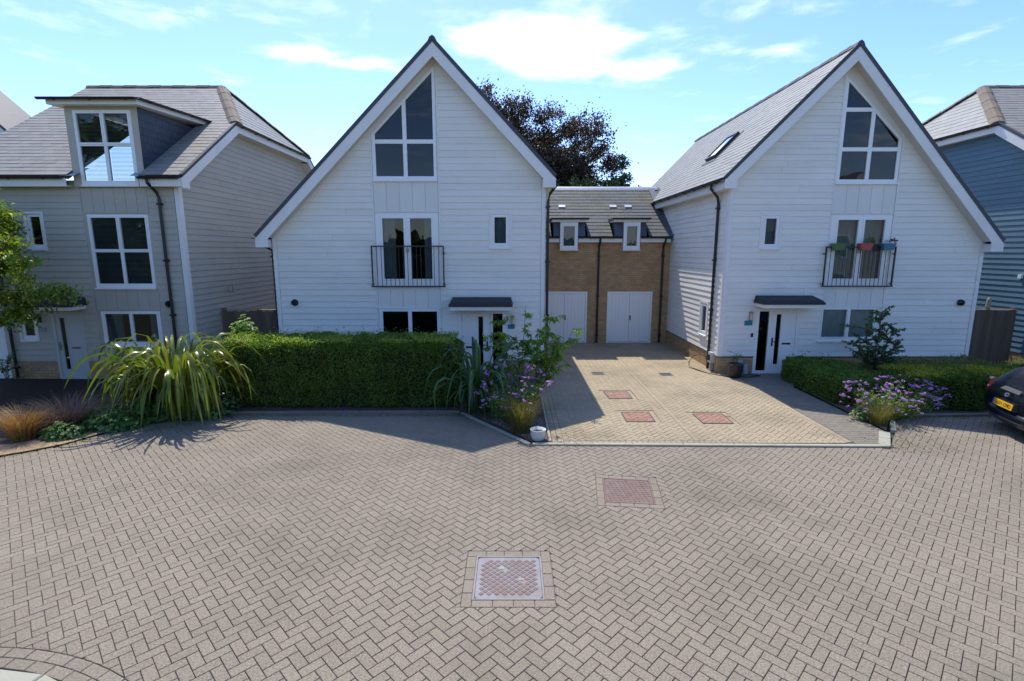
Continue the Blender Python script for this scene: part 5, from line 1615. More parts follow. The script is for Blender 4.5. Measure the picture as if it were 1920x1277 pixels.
box_hedge('long clipped dark green hedge in front of the middle white house', -7.15, -1.35, 12.02, 13.35, 1.63, 78000, HEDGE)
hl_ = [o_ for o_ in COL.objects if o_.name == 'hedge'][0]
n = 9000  # top shoots in a brighter green, sunlight put into their colour
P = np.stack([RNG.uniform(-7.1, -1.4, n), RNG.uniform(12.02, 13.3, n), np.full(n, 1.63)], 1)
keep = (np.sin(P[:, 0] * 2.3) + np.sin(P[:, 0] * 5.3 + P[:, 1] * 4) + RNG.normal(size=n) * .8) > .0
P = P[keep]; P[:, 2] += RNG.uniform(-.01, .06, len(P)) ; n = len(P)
leaves('sunlit_shoots', P, rvec(n) + np.array([0, 0, .7]), rvec(n) + np.array([0, 0, 1]), .055, .034, leafm('sunlit_hedge_leaf', (.24, .31, .055), .45, .42), hl_)
h_r = box_hedge('low clipped green hedge right of the path to the right white house door', 8.06, 9.6, 12.25, 15.1, .62, 22000, HEDGE, seed=4)
h_y = box_hedge('low clipped hedge with golden top, running to the black car', 9.35, 13.9, 11.85, 12.95, .84, 30000, HEDGE, seed=8)
# golden new growth on top of that hedge
n = 8500
P = np.stack([RNG.uniform(9.4, 13.8, n), RNG.uniform(11.85, 12.9, n), np.full(n, .84)], 1)
keep = (np.sin(P[:, 0] * 3.3) + np.sin(P[:, 0] * 1.3 + P[:, 1] * 4) + RNG.normal(size=n) * .6) > .1
P = P[keep]; n = len(P); P[:, 2] += RNG.uniform(-.02, .07, n)
leaves('golden_shoots', P, rvec(n) + np.array([0, 0, .8]), rvec(n) + np.array([0, 0, 1]), .055, .03, HEDGEY, h_y)

# mixed low planting behind the golden hedge, uncountable
n = 22000
P = np.stack([RNG.uniform(9.8, 16.2, n), RNG.uniform(12.95, 15.4, n), RNG.random(n)], 1)
hh = .45 + .18 * np.sin(P[:, 0] * 2.2) * np.sin(P[:, 1] * 3.1 + P[:, 0])
P[:, 2] = .05 + hh * np.sqrt(P[:, 2])
o = leaves('low_planting', P, rvec(n) * .7 + np.array([0, 0, .9]), rvec(n), .09, .022, MASSG, None)
tag(o, 'loose grey green and yellowing low planting between the golden hedge and the right white house', 'ground cover')

def grass_blades(n, c, r, h, lean=.8, w=.006, seg=4, sx=1.0, droop=.5):
    """arching blades: (n, 2*(seg+1), 3)"""
    a = RNG.uniform(0, 2 * np.pi, n); rr = r * np.sqrt(RNG.random(n)) * .35
    B = np.stack([c[0] + np.cos(a) * rr * sx, c[1] + np.sin(a) * rr, np.full(n, c[2])], 1)
    a2 = a + RNG.normal(size=n) * .5
    out_ = np.stack([np.cos(a2) * sx, np.sin(a2), np.zeros(n)], 1)
    H = h * RNG.uniform(.6, 1.1, n); Rr = r * RNG.uniform(.3, 1.0, n) * lean
    side = norm(np.cross(out_, np.array([0, 0, 1.0]))) + RNG.normal(size=(n, 3)) * .2
    rows = []
    for k in range(seg + 1):
        t = k / seg
        p = B + out_ * (Rr * t ** 1.6)[:, None]
        p[:, 2] += H * (t * (1 + droop) - droop * t ** 2.6)
        ww = w * (1 - t * .85)
        rows += [p - side * ww, p + side * ww]
    return np.stack(rows, 1), [(2 * k, 2 * k + 1, 2 * k + 3, 2 * k + 2) for k in range(seg)]
def tuft(label, c, r, h, n, m, name='grass_tuft', cat='grass', w=.006, lean=.9, droop=.5, group=None):
    root = empty(name, c, label, cat, group)
    V, F = grass_blades(n, c, r, h, lean, w, droop=droop)
    bulk('blades', V, F, m, root, kind='stuff')
    return root

# ---- sword-leaved plants
def sword_leaf(root, base, az, L, w, rise, bend, m, twist=0.0, seg=11):
    p = Vector(base); d = Vector((math.cos(az), math.sin(az), 0))
    v = []; f = []
    side0 = Vector((-math.sin(az), math.cos(az), 0))
    st = L / seg; kink = random.uniform(.46, .68); soft = random.uniform(.04, .10)
    for k in range(seg + 1):
        t = k / seg
        el = rise - bend / (1 + math.exp(-(t - kink) / soft)) - .12 * t
        ww = w * (.55 + t * 1.5) if t < .3 else w * max(.03, 1 - ((t - .3) / .7) ** 2.4)
        tang = d * math.cos(el) + Vector((0, 0, math.sin(el)))
        nrm = side0.cross(tang)
        sd = (side0 * math.cos(twist * t) + nrm * math.sin(twist * t))
        v += [p - sd * ww, p - nrm * ww * .22, p + sd * ww]
        p = p + tang * st
        if p.z < .05: p.z = .05
    for k in range(seg):
        for j in range(2): f.append((3 * k + j, 3 * k + j + 1, 3 * k + 4 + j, 3 * k + 3 + j))
    return v, f
def phormium(label, c, n, L, spread, m, name, seed, w=.028, rise=(.75, 1.45), sx=1.0, bend=(1.6, 2.9), az=None):
    rnd = random.Random(seed)
    root = empty(name, c, label, 'plant')
    for i in range(n):
        a = rnd.uniform(0, 2 * math.pi) if az is None else rnd.gauss(az[0], az[1])
        rr = rnd.uniform(0, spread)
        b = (c[0] + math.cos(a) * rr * sx, c[1] + math.sin(a) * rr * .6, c[2])
        rs = rnd.uniform(*rise) if rr > spread * .25 else rnd.uniform(1.1, 1.5)
        v, f = sword_leaf(root, b, a + rnd.gauss(0, .25), L * rnd.uniform(.42, 1.05), w * rnd.uniform(.75, 1.2), rs, rnd.uniform(*bend), m, rnd.gauss(0, .9))
        link_mesh('leaf', v, f, m, root, smooth=True)
    return root
phormium('large arching clump of yellow striped sword leaves at the left end of the hedge', (-7.72, 11.45, .03), 299, 3.05, .82, PHORM, 'sword_leaf_plant', 3, w=.040, sx=.85, rise=(1.28, 1.6), bend=(2.4, 2.95))
phormium('dark green clump of drooping sword leaves at the right end of the hedge', (-.78, 11.75, .03), 130, 2.6, .34, PHORMG, 'sword_leaf_plant', 5, w=.036, rise=(1.1, 1.5), bend=(2.3, 3.0))

# ---- lobed-leaf ground plants, left bed
def lobed(C, Nn, S, lobes=5):
    n = len(C); k = lobes * 2 + 1
    up = norm(Nn); a = norm(np.cross(up, rvec(n))); b = np.cross(up, a)
    V = [C]
    for i in range(lobes * 2):
        t = 2 * np.pi * i / (lobes * 2)
        r_ = 1.0 if i % 2 == 0 else .58
        V.append(C + (a * np.cos(t) + b * np.sin(t)) * (S * r_)[:, None] + up * (S * (.18 if i % 2 else -.10))[:, None])
    F = [(0, 1 + i, 1 + (i + 1) % (lobes * 2)) for i in range(lobes * 2)]
    return np.stack(V, 1), F
def low_shrub(label, c, rx, ry, h, n, m, S=.055, name='low_shrub', lob=5, group=None):
    root = empty(name, c, label, 'plant', group)
    q = rvec(n); q[:, 2] = np.abs(q[:, 2]); rad = RNG.uniform(.65, 1.03, n)[:, None]
    P = np.array(c) + q * rad * np.array([rx, ry, h]) + RNG.normal(size=(n, 3)) * .02
    V, F = lobed(P, q * .6 + np.array([0, -.2, .8]) + rvec(n) * .4, S * RNG.uniform(.6, 1.3, n), lob)
    bulk('foliage', V, F, m, root, kind='stuff')
    st = []
    for i in range(14):
        a = RNG.uniform(0, 2 * math.pi); st.append([c, (c[0] + math.cos(a) * rx * .4, c[1] + math.sin(a) * ry * .4, c[2] + h * .5), (c[0] + math.cos(a) * rx * .8, c[1] + math.sin(a) * ry * .8, c[2] + h * .7)])
    tubes('stems', st, .006, STEMG, root)
    return root
low_shrub('low lobed green leaves on the sandy edge between the red sedge and the sword leaves', (-8.75, 10.8, .02), .75, .5, .42, 900, GERAN, .058)
low_shrub('dark green lobed leaves under the left side of the big sword-leaf clump', (-8.25, 11.35, .02), .6, .5, .62, 900, GERAN, .05)
low_shrub('dark green filler leaves added as shade inside the base of the big sword-leaf clump', (-7.7, 11.55, .02), 1.25, .55, 1.0, 1800, SAPL, .05)  # shrub added to fill the clump's base with a shade-dark green
low_shrub('small patch of lobed green leaves beside the orange sedge', (-9.25, 10.05, .02), .42, .28, .30, 380, GERAN, .05)
low_shrub('pale green lobed shrub rising above the left end of the long hedge', (-7.35, 13.9, .9), .45, .35, 1.12, 480, LANCE, .07)
tuft('orange sedge tuft at the left edge of the picture', (-10.0, 10.0, .02), .62, .62, 900, GRASSO, w=.004, lean=1.1, group='sedge tufts in the left bed')
tuft('reddish sedge sweeping to the left behind the lobed leaves', (-9.75, 10.75, .02), .95, .55, 1100, GRASSR, w=.004, lean=1.25, group='sedge tufts in the left bed')
tuft('brown sedge tuft in front of the beige house door path', (-9.0, 11.9, .02), .6, .80, 1100, GRASSB, w=.005, group='sedge tufts in the left bed')
tuft('golden brown sedge tuft touching the left side of the sword-leaf clump', (-8.55, 11.75, .02), .5, .55, 900, GRASSO, w=.005, group='sedge tufts in the left bed')

# ---- purple flowering plants (verbena) with loose airy stems
def flower_head_mesh():
    rnd = random.Random(1); v = []; f = []
    for i in range(26):
        a = rnd.uniform(0, 2 * math.pi); r_ = .030 * math.sqrt(rnd.random()); z = rnd.uniform(-.006, .012) - r_ * .25
        c = Vector((math.cos(a) * r_, math.sin(a) * r_, z)); s_ = rnd.uniform(.006, .010)
        n_ = Vector((rnd.gauss(0, .5), rnd.gauss(0, .5), 1)).normalized(); x = n_.cross(Vector((0, 1, .1))).normalized(); y = n_.cross(x)
        k = len(v); v += [c + x * s_, c + y * s_, c - x * s_, c - y * s_]; f.append((k, k + 1, k + 2, k + 3))
    me = bpy.data.meshes.new('flower_head'); me.from_pydata([tuple(p) for p in v], [], f); me.materials.append(FLOWER); return me
FH = flower_head_mesh()
def verbena(label, c, rx, ry, h, n, seed, leafm_=LANCE, grass=True, lean=(0, 0)):
    rnd = random.Random(seed)
    root = empty('purple_flowering_plant', c, label, 'plant', None)
    paths = []; LC = []; LD = []
    for i in range(n):
        a = rnd.uniform(0, 2 * math.pi); r_ = math.sqrt(rnd.random())
        tip = Vector((c[0] + math.cos(a) * r_ * rx + lean[0] * r_, c[1] + math.sin(a) * r_ * ry + lean[1], c[2] + h * rnd.uniform(.35, 1.0) * (1 - .35 * r_)))
        b = Vector((c[0] + math.cos(a) * r_ * rx * .25, c[1] + math.sin(a) * r_ * ry * .25, c[2]))
        mid = b.lerp(tip, .55) + Vector((rnd.gauss(0, .04), rnd.gauss(0, .04), h * .08))
        paths.append([b, mid, tip])
        for j in range(1 if rnd.random() < .4 else 3):
            t2 = tip + Vector((rnd.gauss(0, .05), rnd.gauss(0, .05), rnd.gauss(.0, .025))) if j else tip
            if j: paths.append([mid.lerp(tip, .6), t2])
            o = bpy.data.objects.new('flower_head', FH); COL.objects.link(o); o.parent = root
            o.location = t2 - Vector(c); o.rotation_euler = (rnd.gauss(0, .3), rnd.gauss(0, .3), rnd.uniform(0, 6)); s_ = rnd.uniform(.75, 1.45); o.scale = (s_, s_, s_)
            WL[o.name] = t2
        for j in range(16):
            t = rnd.random() ** .8; LC.append(b.lerp(mid, t * 1.4) if t < .7 else mid.lerp(tip, (t - .7))); LD.append((rnd.gauss(0, 1), rnd.gauss(0, 1), rnd.gauss(.4, .5)))
    tubes('stems', paths, .0045, STEMG, root, 3)
    LC = np.array([tuple(p) for p in LC]) + RNG.normal(size=(len(LC), 3)) * .03; LD = np.array(LD)
    LC[:, 2] = np.maximum(LC[:, 2], .04)
    leaves('foliage', LC, LD, rvec(len(LC)), .085, .022, leafm_, root)
    return root
verbena('tall airy plant with purple flower heads at the left corner of the driveway', (.0, 11.0, .02), .95, .75, 1.65, 75, 5)
verbena('bushy plant with many purple flower heads in the bed right of the path', (8.75, 11.3, .02), 1.2, .6, 1.15, 130, 9, lean=(-.05, .0))
tuft('straw coloured grass clump under the purple flowers by the driveway corner', (.20, 10.40, .02), .62, .80, 700, GRASST, w=.003, lean=.9)
tuft('straw coloured grass clump at the kerb corner under the right purple flowers', (8.1, 10.85, .02), .45, .50, 480, GRASST, w=.003, lean=1.0)
low_shrub('low green foliage spilling at the base of the right purple flowers', (8.15, 11.2, .02), .40, .35, .35, 500, GERAN, .035)

# ---- leafy shrubs with hanging lance-shaped leaves
def branchy(label, c, stems, m, L, W_, name='shrub', cat='shrub', per=60, spread=.25, droop=.8, bark=BARK, sw=.010, group=None, kindleaf='foliage'):
    root = empty(name, c, label, cat, group)
    paths = []; PC = []; PD = []
    for (tip, n, sp) in stems:
        tip = Vector(tip); b = Vector(c) + Vector((random.gauss(0, .03), random.gauss(0, .03), 0))
        mid = b.lerp(tip, .5) + Vector((random.gauss(0, .04), random.gauss(0, .04), .05))
        paths.append([b, mid, tip])
        for j in range(n):
            t = random.uniform(.3, 1.0) ; base = mid.lerp(tip, max(0, (t - .5) * 2)) if t > .5 else b.lerp(mid, t * 2)
            tw = base + Vector((random.gauss(0, sp), random.gauss(0, sp), abs(random.gauss(0, sp * .6))))
            paths.append([base, base.lerp(tw, .5) + Vector((0, 0, .02)), tw])
            for k in range(per // 6):
                q = base.lerp(tw, random.uniform(.2, 1.05)); PC.append(tuple(q)); dd = (tw - base).normalized() * .5 + Vector((random.gauss(0, .6), random.gauss(0, .6), random.gauss(-droop, .45))); PD.append(tuple(dd))
    tubes('stems', paths, sw, bark, root, 5, taper=.35)
    PC, PD = np.array(PC), np.array(PD); n = len(PC)
    leaves(kindleaf, PC, PD, rvec(n) + np.array([0, -.4, .5]), L * RNG.uniform(.6, 1.2, n), W_, m, root, .3)
    return root
branchy('tall leafy shrub with hanging lance-shaped leaves left of the garage downpipe', (.55, 12.3, .02), [((.98, 12.4, 2.35), 16, .15), ((.62, 12.5, 1.9), 14, .18), ((1.25, 12.2, 1.75), 14, .17), ((.75, 12.2, 1.35), 12, .2), ((1.5, 12.3, 1.95), 10, .12), ((1.1, 12.3, 1.45), 12, .2)], LANCE, .17, .042, per=110)
branchy('slim leafy shrub in front of the middle white house door', (-.35, 12.5, .02), [((-.28, 12.6, 2.1), 15, .14), ((-.55, 12.6, 1.75), 12, .15), ((-.15, 12.5, 1.5), 12, .16)], LANCE, .15, .044, per=100)
branchy('thin leafy shoots in front of the blue sign of the middle white house', (.22, 12.8, .02), [((.35, 12.9, 2.45), 10, .09), ((.1, 12.8, 1.7), 16, .2), ((.5, 12.8, 1.7), 14, .18)], LANCE, .15, .038, per=84)
branchy('small sapling with dark oval leaves in front of the right white house ground floor window', (10.2, 14.1, .02), [((10.25, 14.1, 2.15), 26, .20), ((9.85, 14.1, 1.75), 20, .22), ((10.65, 14.1, 1.7), 22, .24), ((9.6, 14.1, 1.3), 16, .2), ((10.95, 14.2, 1.25), 16, .22), ((10.2, 14.0, 1.2), 20, .25)], SAPL, .10, .055, name='sapling', cat='small tree', per=110, droop=.1, sw=.02)
branchy('low plant growing in the dark pot', (6.76, 15.12, .42), [((6.7, 15.1, .75), 8, .09), ((6.85, 15.1, .7), 8, .09), ((6.6, 15.15, .65), 8, .1)], SAPL, .05, .02, name='potted_plant', cat='plant', per=40, sw=.004)
branchy('small red leaved plant growing in the coral pot', (10.6, Y3 - .2, 3.94), [((10.6, Y3 - .2, 4.16), 8, .06), ((10.68, Y3 - .2, 4.10), 6, .06)], GERAN, .05, .03, name='potted_plant', cat='plant', per=50, sw=.003)
branchy('wilted brown plant growing in the blue pot', (11.25, Y3 - .2, 3.94), [((11.3, Y3 - .2, 4.14), 7, .07), ((11.4, Y3 - .2, 4.10), 6, .06)], GRASSB, .05, .03, name='potted_plant', cat='plant', per=40, sw=.003)
branchy('small climber at the foot of the downpipe at the left edge', (-13.9, 13.8, .02), [((-13.9, 13.8, 1.0), 14, .18), ((-14.1, 13.8, .8), 12, .18)], SAPL, .08, .04, per=50, sw=.008)

# ---- trees
def tree(label, base, crown_c, crown_r, nclump, nleaf, m, L, trunk_r, name='tree', seed=1, clump=.55, flat=.75, extra=(), m2=None, frac2=.0, gap=.0, shell_=.55):
    rnd = random.Random(seed)
    root = empty(name, base, label, 'tree')
    base = Vector(base); cc = Vector(crown_c)
    mb = MB(); top = Vector((cc.x, cc.y, cc.z + crown_r[2] * .35)); hub = base.lerp(cc, .62)
    mb.tube([base, base.lerp(hub, .5) + Vector((.05, 0, 0)), hub, hub.lerp(top, .5), top], [trunk_r, trunk_r * .8, trunk_r * .65, trunk_r * .4, trunk_r * .12], 9)
    mb.build('trunk', BARK, root, smooth=True)
    cl = []
    while len(cl) < nclump:
        q = Vector((rnd.gauss(0, 1), rnd.gauss(0, 1), rnd.gauss(0, 1))).normalized() * (rnd.uniform(shell_, 1.0))
        if q.z < -.75: continue
        k_ = 1 + .14 * math.sin(q.x * 5 + seed) + .12 * math.sin(q.z * 6 + q.x * 3 + 2 * seed)
        cl.append(cc + Vector((q.x * crown_r[0] * k_, q.y * crown_r[1] * k_, q.z * crown_r[2] * k_)))
    cl += [Vector(e) for e in extra]
    limbs = []
    for i, p in enumerate(cl):
        t = rnd.uniform(.0, .8); s = hub.lerp(top, t); mid = s.lerp(p, .55) + Vector((rnd.gauss(0, .1), rnd.gauss(0, .1), .25)) * crown_r[0] * .15
        if i % 2 == 0 or i >= nclump: limbs.append([s, mid, p])
    tubes('limbs', limbs, trunk_r * .22, BARK, root, 5, taper=.15)
    C = np.array([tuple(p) for p in cl]); k = RNG.integers(0, len(C), nleaf)
    sc = clump * RNG.uniform(.5, 1.25, len(C))
    NS = 9
    S2 = C[:, None, :] + rvec(len(C) * NS).reshape(len(C), NS, 3) * (sc[:, None, None] * np.array([1, 1, flat]) * RNG.uniform(.35, 1.1, (len(C), NS, 1)))
    q = RNG.normal(size=(nleaf, 3)) * np.array([.22, .22, .15]) * clump
    P = S2[k, RNG.integers(0, NS, nleaf)] + q
    # sprays: push some leaves along outward twigs
    outw = norm(C[k] - np.array(tuple(cc)))
    sp = RNG.random(nleaf) < .22
    P[sp] += outw[sp] * (RNG.random(sp.sum()) * clump * .7)[:, None]
    D = rvec(nleaf) + outw * .5 + np.array([0, 0, -.2]); NN = rvec(nleaf) * .8 + np.array([0, 0, .7])
    Ls = L * RNG.uniform(.7, 1.3, nleaf)
    if m2:
        w = (P[:, 2] < cc.z - crown_r[2] * .25 + RNG.normal(size=nleaf) * 1.2) & (RNG.random(nleaf) < frac2)
        leaves('crown', P[~w], D[~w], NN[~w], Ls[~w], Ls[~w] * .62, m, root)
        leaves('crown', P[w], D[w], NN[w], Ls[w], Ls[w] * .62, m2, root)
    else:
        leaves('crown', P, D, NN, Ls, Ls * .62, m, root)
    return root
tree('large dark copper beech rising behind the garage roof', (1.6, 37, 0), (1.0, 37, 7.6), (5.7, 5.0, 5.0), 270, 175000, BEECH, .155, .42, 'copper_beech', 4, 1.05, .7,
     extra=[(-1.4, 35.5, 13.0), (-1.7, 35.5, 13.8), (-.6, 35.5, 12.8), (.4, 36, 13.1), (1.6, 36, 12.6), (2.8, 36, 12.3), (3.8, 36, 11.9), (4.8, 36, 11.2), (5.8, 36, 10.2), (6.4, 36, 9.3), (6.6, 36, 8.4), (2.6, 35.0, 9.8), (6.4, 36, 7.6)], m2=BEECHG, frac2=.45, shell_=.35)
tree('small grey green conifer at the right foot of the copper beech', (7.0, 34, 0), (7.0, 34, 6.6), (1.1, 1.1, 2.2), 34, 9000, CONIF, .16, .12, 'conifer', 8, .40, 1.2, extra=[(7.1, 34, 9.2)])
tree('dark green bushy tree behind the right end of the garage ridge', (4.2, 33, 0), (4.2, 33, 6.2), (3.4, 1.6, 2.0), 60, 18000, BEECHG, .15, .18, 'bushy_tree', 12, .6, .8)
tree('bright green tree at the left edge in front of the beige house', (-13.6, 12.6, 0), (-14.1, 12.7, 3.95), (1.5, 1.2, 1.6), 100, 26000, TREEL, .10, .09, 'street_tree', 6, .40, .8,
     extra=[(-11.8, 12.6, 2.8), (-11.4, 12.6, 2.76), (-11.1, 12.6, 2.78), (-12.2, 12.6, 2.7), (-12.0, 12.6, 3.6), (-12.0, 12.7, 2.35), (-12.3, 12.7, 2.3), (-12.6, 12.7, 2.2), (-12.2, 12.6, 3.1)])

tree('broad tree across the road, mirrored in the beige house windows', (-29, -12, 0), (-29, -12, 8.0), (6.5, 4, 6.0), 90, 14000, TREEL, .42, .3, 'roadside_tree', 16, 1.2, .8)
tree('darker tree across the road at the end of the street', (-21, -14, 0), (-21, -14, 4.2), (3.4, 3, 3.2), 40, 7000, BEECHG, .42, .25, 'roadside_tree', 17, 1.1, .8)
n = 16000
a_ = RNG.uniform(-.2, math.pi + .2, n); R_ = 45 + RNG.normal(size=n) * 3
P = np.stack([R_ * np.cos(a_) * 1.3, -R_ * np.sin(a_) * .8 + 5, np.abs(RNG.random(n)) ** .7 * (5.5 + 1.8 * np.sin(a_ * 13) + 1.2 * np.sin(a_ * 29))], 1)
o = leaves('far_tree_line', P, rvec(n), rvec(n), 1.5, 1.1, BEECHG, None)
tag(o, 'far line of trees closing the view across the road', 'tree line')

# scattered leaf litter and moss tufts along the kerbs
n = 900
P = np.stack([RNG.uniform(-6.8, -.9, n), 11.58 - np.abs(RNG.normal(size=n)) * .08, np.full(n, .012)], 1)
P2 = np.stack([RNG.uniform(.2, 1.6, n), RNG.uniform(9.3, 10.4, n), np.full(n, .045)], 1)[:260]
o = leaves('leaf_litter', np.concatenate([P, P2]), rvec(n + 260) * np.array([1, 1, .1]), np.tile([0, 0, 1.0], (n + 260, 1)) + rvec(n + 260) * .2, .03, .018, mat('dry_leaf', (.16, .12, .06), .8, .2, .4), None)
tag(o, 'dry leaf litter and petals lying along the hedge kerb and the driveway corner', 'leaf litter')
n = 700
P = np.stack([RNG.uniform(8.9, 13.0, n), 11.36 - np.abs(RNG.normal(size=n)) * .10 + RNG.uniform(0, .05, n), np.full(n, .004)], 1)
P[:, 1] += (P[:, 0] - 8.9) * .04
P2 = np.stack([RNG.uniform(7.2, 8.6, 260), RNG.uniform(9.2, 10.2, 260), np.full(260, .004)], 1)
P3 = np.stack([RNG.uniform(-9.6, -7.0, 300), np.zeros(300), np.full(300, .004)], 1); P3[:, 1] = 9.0 + (P3[:, 0] + 9.6) * .85 + RNG.normal(size=300) * .1
P = np.concatenate([P, P2, P3])
o = leaves('weeds', P, rvec(len(P)) * .6 + np.array([0, 0, .8]), rvec(len(P)), .035, .014, MASSG, None)
tag(o, 'small weeds and moss growing in the paving joints beside the kerbs', 'weeds')
# pale gravel in the bed corner
n = 2600
P = np.stack([RNG.uniform(-1.0, .72, n), RNG.uniform(9.75, 11.2, n), np.full(n, .03)], 1)
P = P[(P[:, 1] > 9.9 - (P[:, 0] - .38) * 1.22) ]; n = len(P)
S = RNG.uniform(.006, .014, n)
T = np.array([(1, 0, 0), (0, 1, 0), (-1, 0, 0), (0, -1, 0), (0, 0, .8)], float)
V = P[:, None, :] + T[None] * S[:, None, None] * RNG.uniform(.7, 1.3, (n, 5, 1))
o = bulk('gravel', V, [(0, 1, 4), (1, 2, 4), (2, 3, 4), (3, 0, 4)], mat('pinkish_gravel', (.33, .25, .20), .9, .2, .35), None, kind='stuff')
tag(o, 'pinkish gravel on the bed in the corner between hedge and driveway', 'gravel')

# ------------------------------------------------------------------ the black car (rear to the left, parked along the bed)
def build_car():
    ang = R(-16)
    W2 = .85; Lc = 3.75
    ctr = Vector((10.33, 10.30, 0))        # middle of the rear bumper on the ground
    hx = Vector((math.cos(ang), math.sin(ang), 0)); hy = Vector((-math.sin(ang), math.cos(ang), 0))
    def Pp(x, y, z): return ctr + hx * x * 1.1 + hy * y * 1.09 + Vector((0, 0, z * 1.06))
    root = empty('parked_car', tuple(ctr + hx * 1.8), 'small black hatchback parked at the right edge, its yellow number plate facing the driveway', 'car')
    PAINT = mat('black_car_paint', (.007, .009, .017), .25, .05, 0, 3, spec=.5, coat=.4)
    CGL = mat('dark_car_glass', (.006, .008, .010), .06, 0, 0, 3, spec=.6)
    RUB = mat('tyre_rubber', (.018, .018, .018), .85, .1)
    # side profile: z of bottom, belt, top and half widths, for stations x
    st = [ # x, zbot, zbelt, ztop, wbot, wbelt, wtop
        (0.00, .36, .62, .66, .60, .66, .60), (.03, .27, .66, .80, .74, .78, .66), (.10, .22, .78, .98, .80, .83, .68), (.22, .20, .90, 1.12, .83, .85, .66), (.40, .20, .93, 1.30, .84, .85, .62),
        (.60, .20, .94, 1.41, .84, .85, .60), (.90, .20, .94, 1.46, .84, .85, .60), (1.3, .20, .93, 1.48, .84, .85, .60), (1.8, .20, .92, 1.47, .84, .85, .60), (2.2, .20, .91, 1.40, .84, .85, .60),
        (2.55, .20, .90, 1.22, .84, .85, .62), (2.9, .20, .88, .98, .84, .84, .68), (3.3, .22, .80, .88, .82, .82, .66), (3.6, .26, .66, .74, .74, .74, .58), (3.72, .34, .55, .60, .58, .60, .48)]
    v = []; ns = 0
    for x, zb, zl, zt, wb, wl_, wt_ in st:
        zm = (zb + zl) / 2
        half = [(0, zb), (wb * .7, zb), (wb * .97, zb + .05), (wb + .015, zm - .02), (wl_ + .01, zm + .12 * (zl - zb)), (wl_, zl - .04), (wl_ - .03, zl + .01), ((wl_ + wt_) / 2 - .01, (zl + zt) / 2), (wt_ + .03, zt - .07), (wt_ - .06, zt - .015), (wt_ * .5, zt + .012), (0, zt + .02)]
        ring = half + [(-a, b) for a, b in half[-2:0:-1]]
        ns = len(ring)
        v += [Pp(x, a, b) for a, b in ring]
    f = []
    for i in range(len(st) - 1):
        for k in range(ns): f.append((i * ns + k, (i + 1) * ns + k, (i + 1) * ns + (k + 1) % ns, i * ns + (k + 1) % ns))
    f.append(tuple(range(ns))); f.append(tuple((len(st) - 1) * ns + k for k in range(ns))[::-1])
    body = link_mesh('body', v, f, PAINT, root, smooth=True)
    sm_ = body.modifiers.new('sub', 'SUBSURF'); sm_.levels = 2; sm_.render_levels = 2
    # rear window and side glass follow the hull slightly proud
    def patch(name, pts, m, par, th=.006, n=None):
        P_ = [Pp(*p) for p in pts]; nn = (P_[1] - P_[0]).cross(P_[2] - P_[0]).normalized()
        c_ = sum(P_, Vector()) / len(P_); cen = Pp(1.5, 0, .7)
        if nn.dot(c_ - cen) < 0: nn = -nn
        k = len(P_); vv = P_ + [p + nn * th for p in P_]
        return link_mesh(name, vv, [tuple(range(k, 2 * k))] + [(i, (i + 1) % k, k + (i + 1) % k, k + i) for i in range(k)], m, par)
    patch('rear_window', [(.19, -.60, .985), (.19, .60, .985), (.26, .60, 1.06), (.47, .53, 1.325), (.47, -.53, 1.325), (.26, -.60, 1.06)], CGL, root, .022)
    for s_ in (-1, 1):
        patch('side_window', [(.60, s_ * .835, .97), (1.45, s_ * .845, .96), (1.45, s_ * .665, 1.36), (.80, s_ * .665, 1.34)], CGL, root, .012)
        patch('side_window', [(1.52, s_ * .845, .96), (2.45, s_ * .845, .95), (2.12, s_ * .66, 1.33), (1.52, s_ * .665, 1.36)], CGL, root, .012)
    # bumper: a rolled bar across the back with a lower lip
    mb = MB(); n = 13; prof = [(0.10, .46), (-.035, .50), (-.06, .40), (-.05, .30), (.0, .24), (.12, .22)]
    vv = []
    for i in range(n):
        t = -1 + 2 * i / (n - 1); yy = t * .87; back = .26 * abs(t) ** 4
        for a, z in prof: vv.append(Pp(a + back, yy, z))
    np_ = len(prof); ff = [(i * np_ + k, i * np_ + k + 1, (i + 1) * np_ + k + 1, (i + 1) * np_ + k) for i in range(n - 1) for k in range(np_ - 1)]
    mb.add(vv, ff); mb.build('bumper', PAINT, root, smooth=True)
    mb = MB(); vv = []
    for i in range(n):
        t = -1 + 2 * i / (n - 1); yy = t * .80; back = .24 * abs(t) ** 4
        for a, z in ((-.062, .355), (-.07, .34), (-.062, .325)): vv.append(Pp(a + back, yy, z))
    mb.add(vv, [(i * 3 + k, i * 3 + k + 1, (i + 1) * 3 + k + 1, (i + 1) * 3 + k) for i in range(n - 1) for k in range(2)]); mb.build('bumper_strip', mat('bumper_trim', (.03, .032, .036), .35, .05), root)
    # tail lights: red lens with clear top
    RED = mat('red_lens', (.45, .02, .012), .15, .05, spec=.6); CLR = mat('clear_lens', (.55, .5, .5), .12, .05, spec=.7)
    for s_ in (-1, 1):
        t = MB(); pts = [(.075, .62, .80), (.055, .72, .70), (.10, .81, .72), (.17, .855, .88), (.22, .835, .985), (.15, .72, .96)]
        P_ = [Pp(a, s_ * b, z) for a, b, z in pts]; nn = (hx * -.8 + hy * s_ * .55).normalized(); k = len(P_)
        c_ = sum(P_, Vector()) / k + nn * .06
        vv = P_ + [p.lerp(c_, .25) + nn * .045 for p in P_] + [c_]
        ff = [(i, (i + 1) % k, k + (i + 1) % k, k + i) for i in range(k)] + [(k + i, k + (i + 1) % k, 2 * k) for i in range(k)]
        tl = link_mesh('tail_light', vv, ff, RED, root, smooth=True)
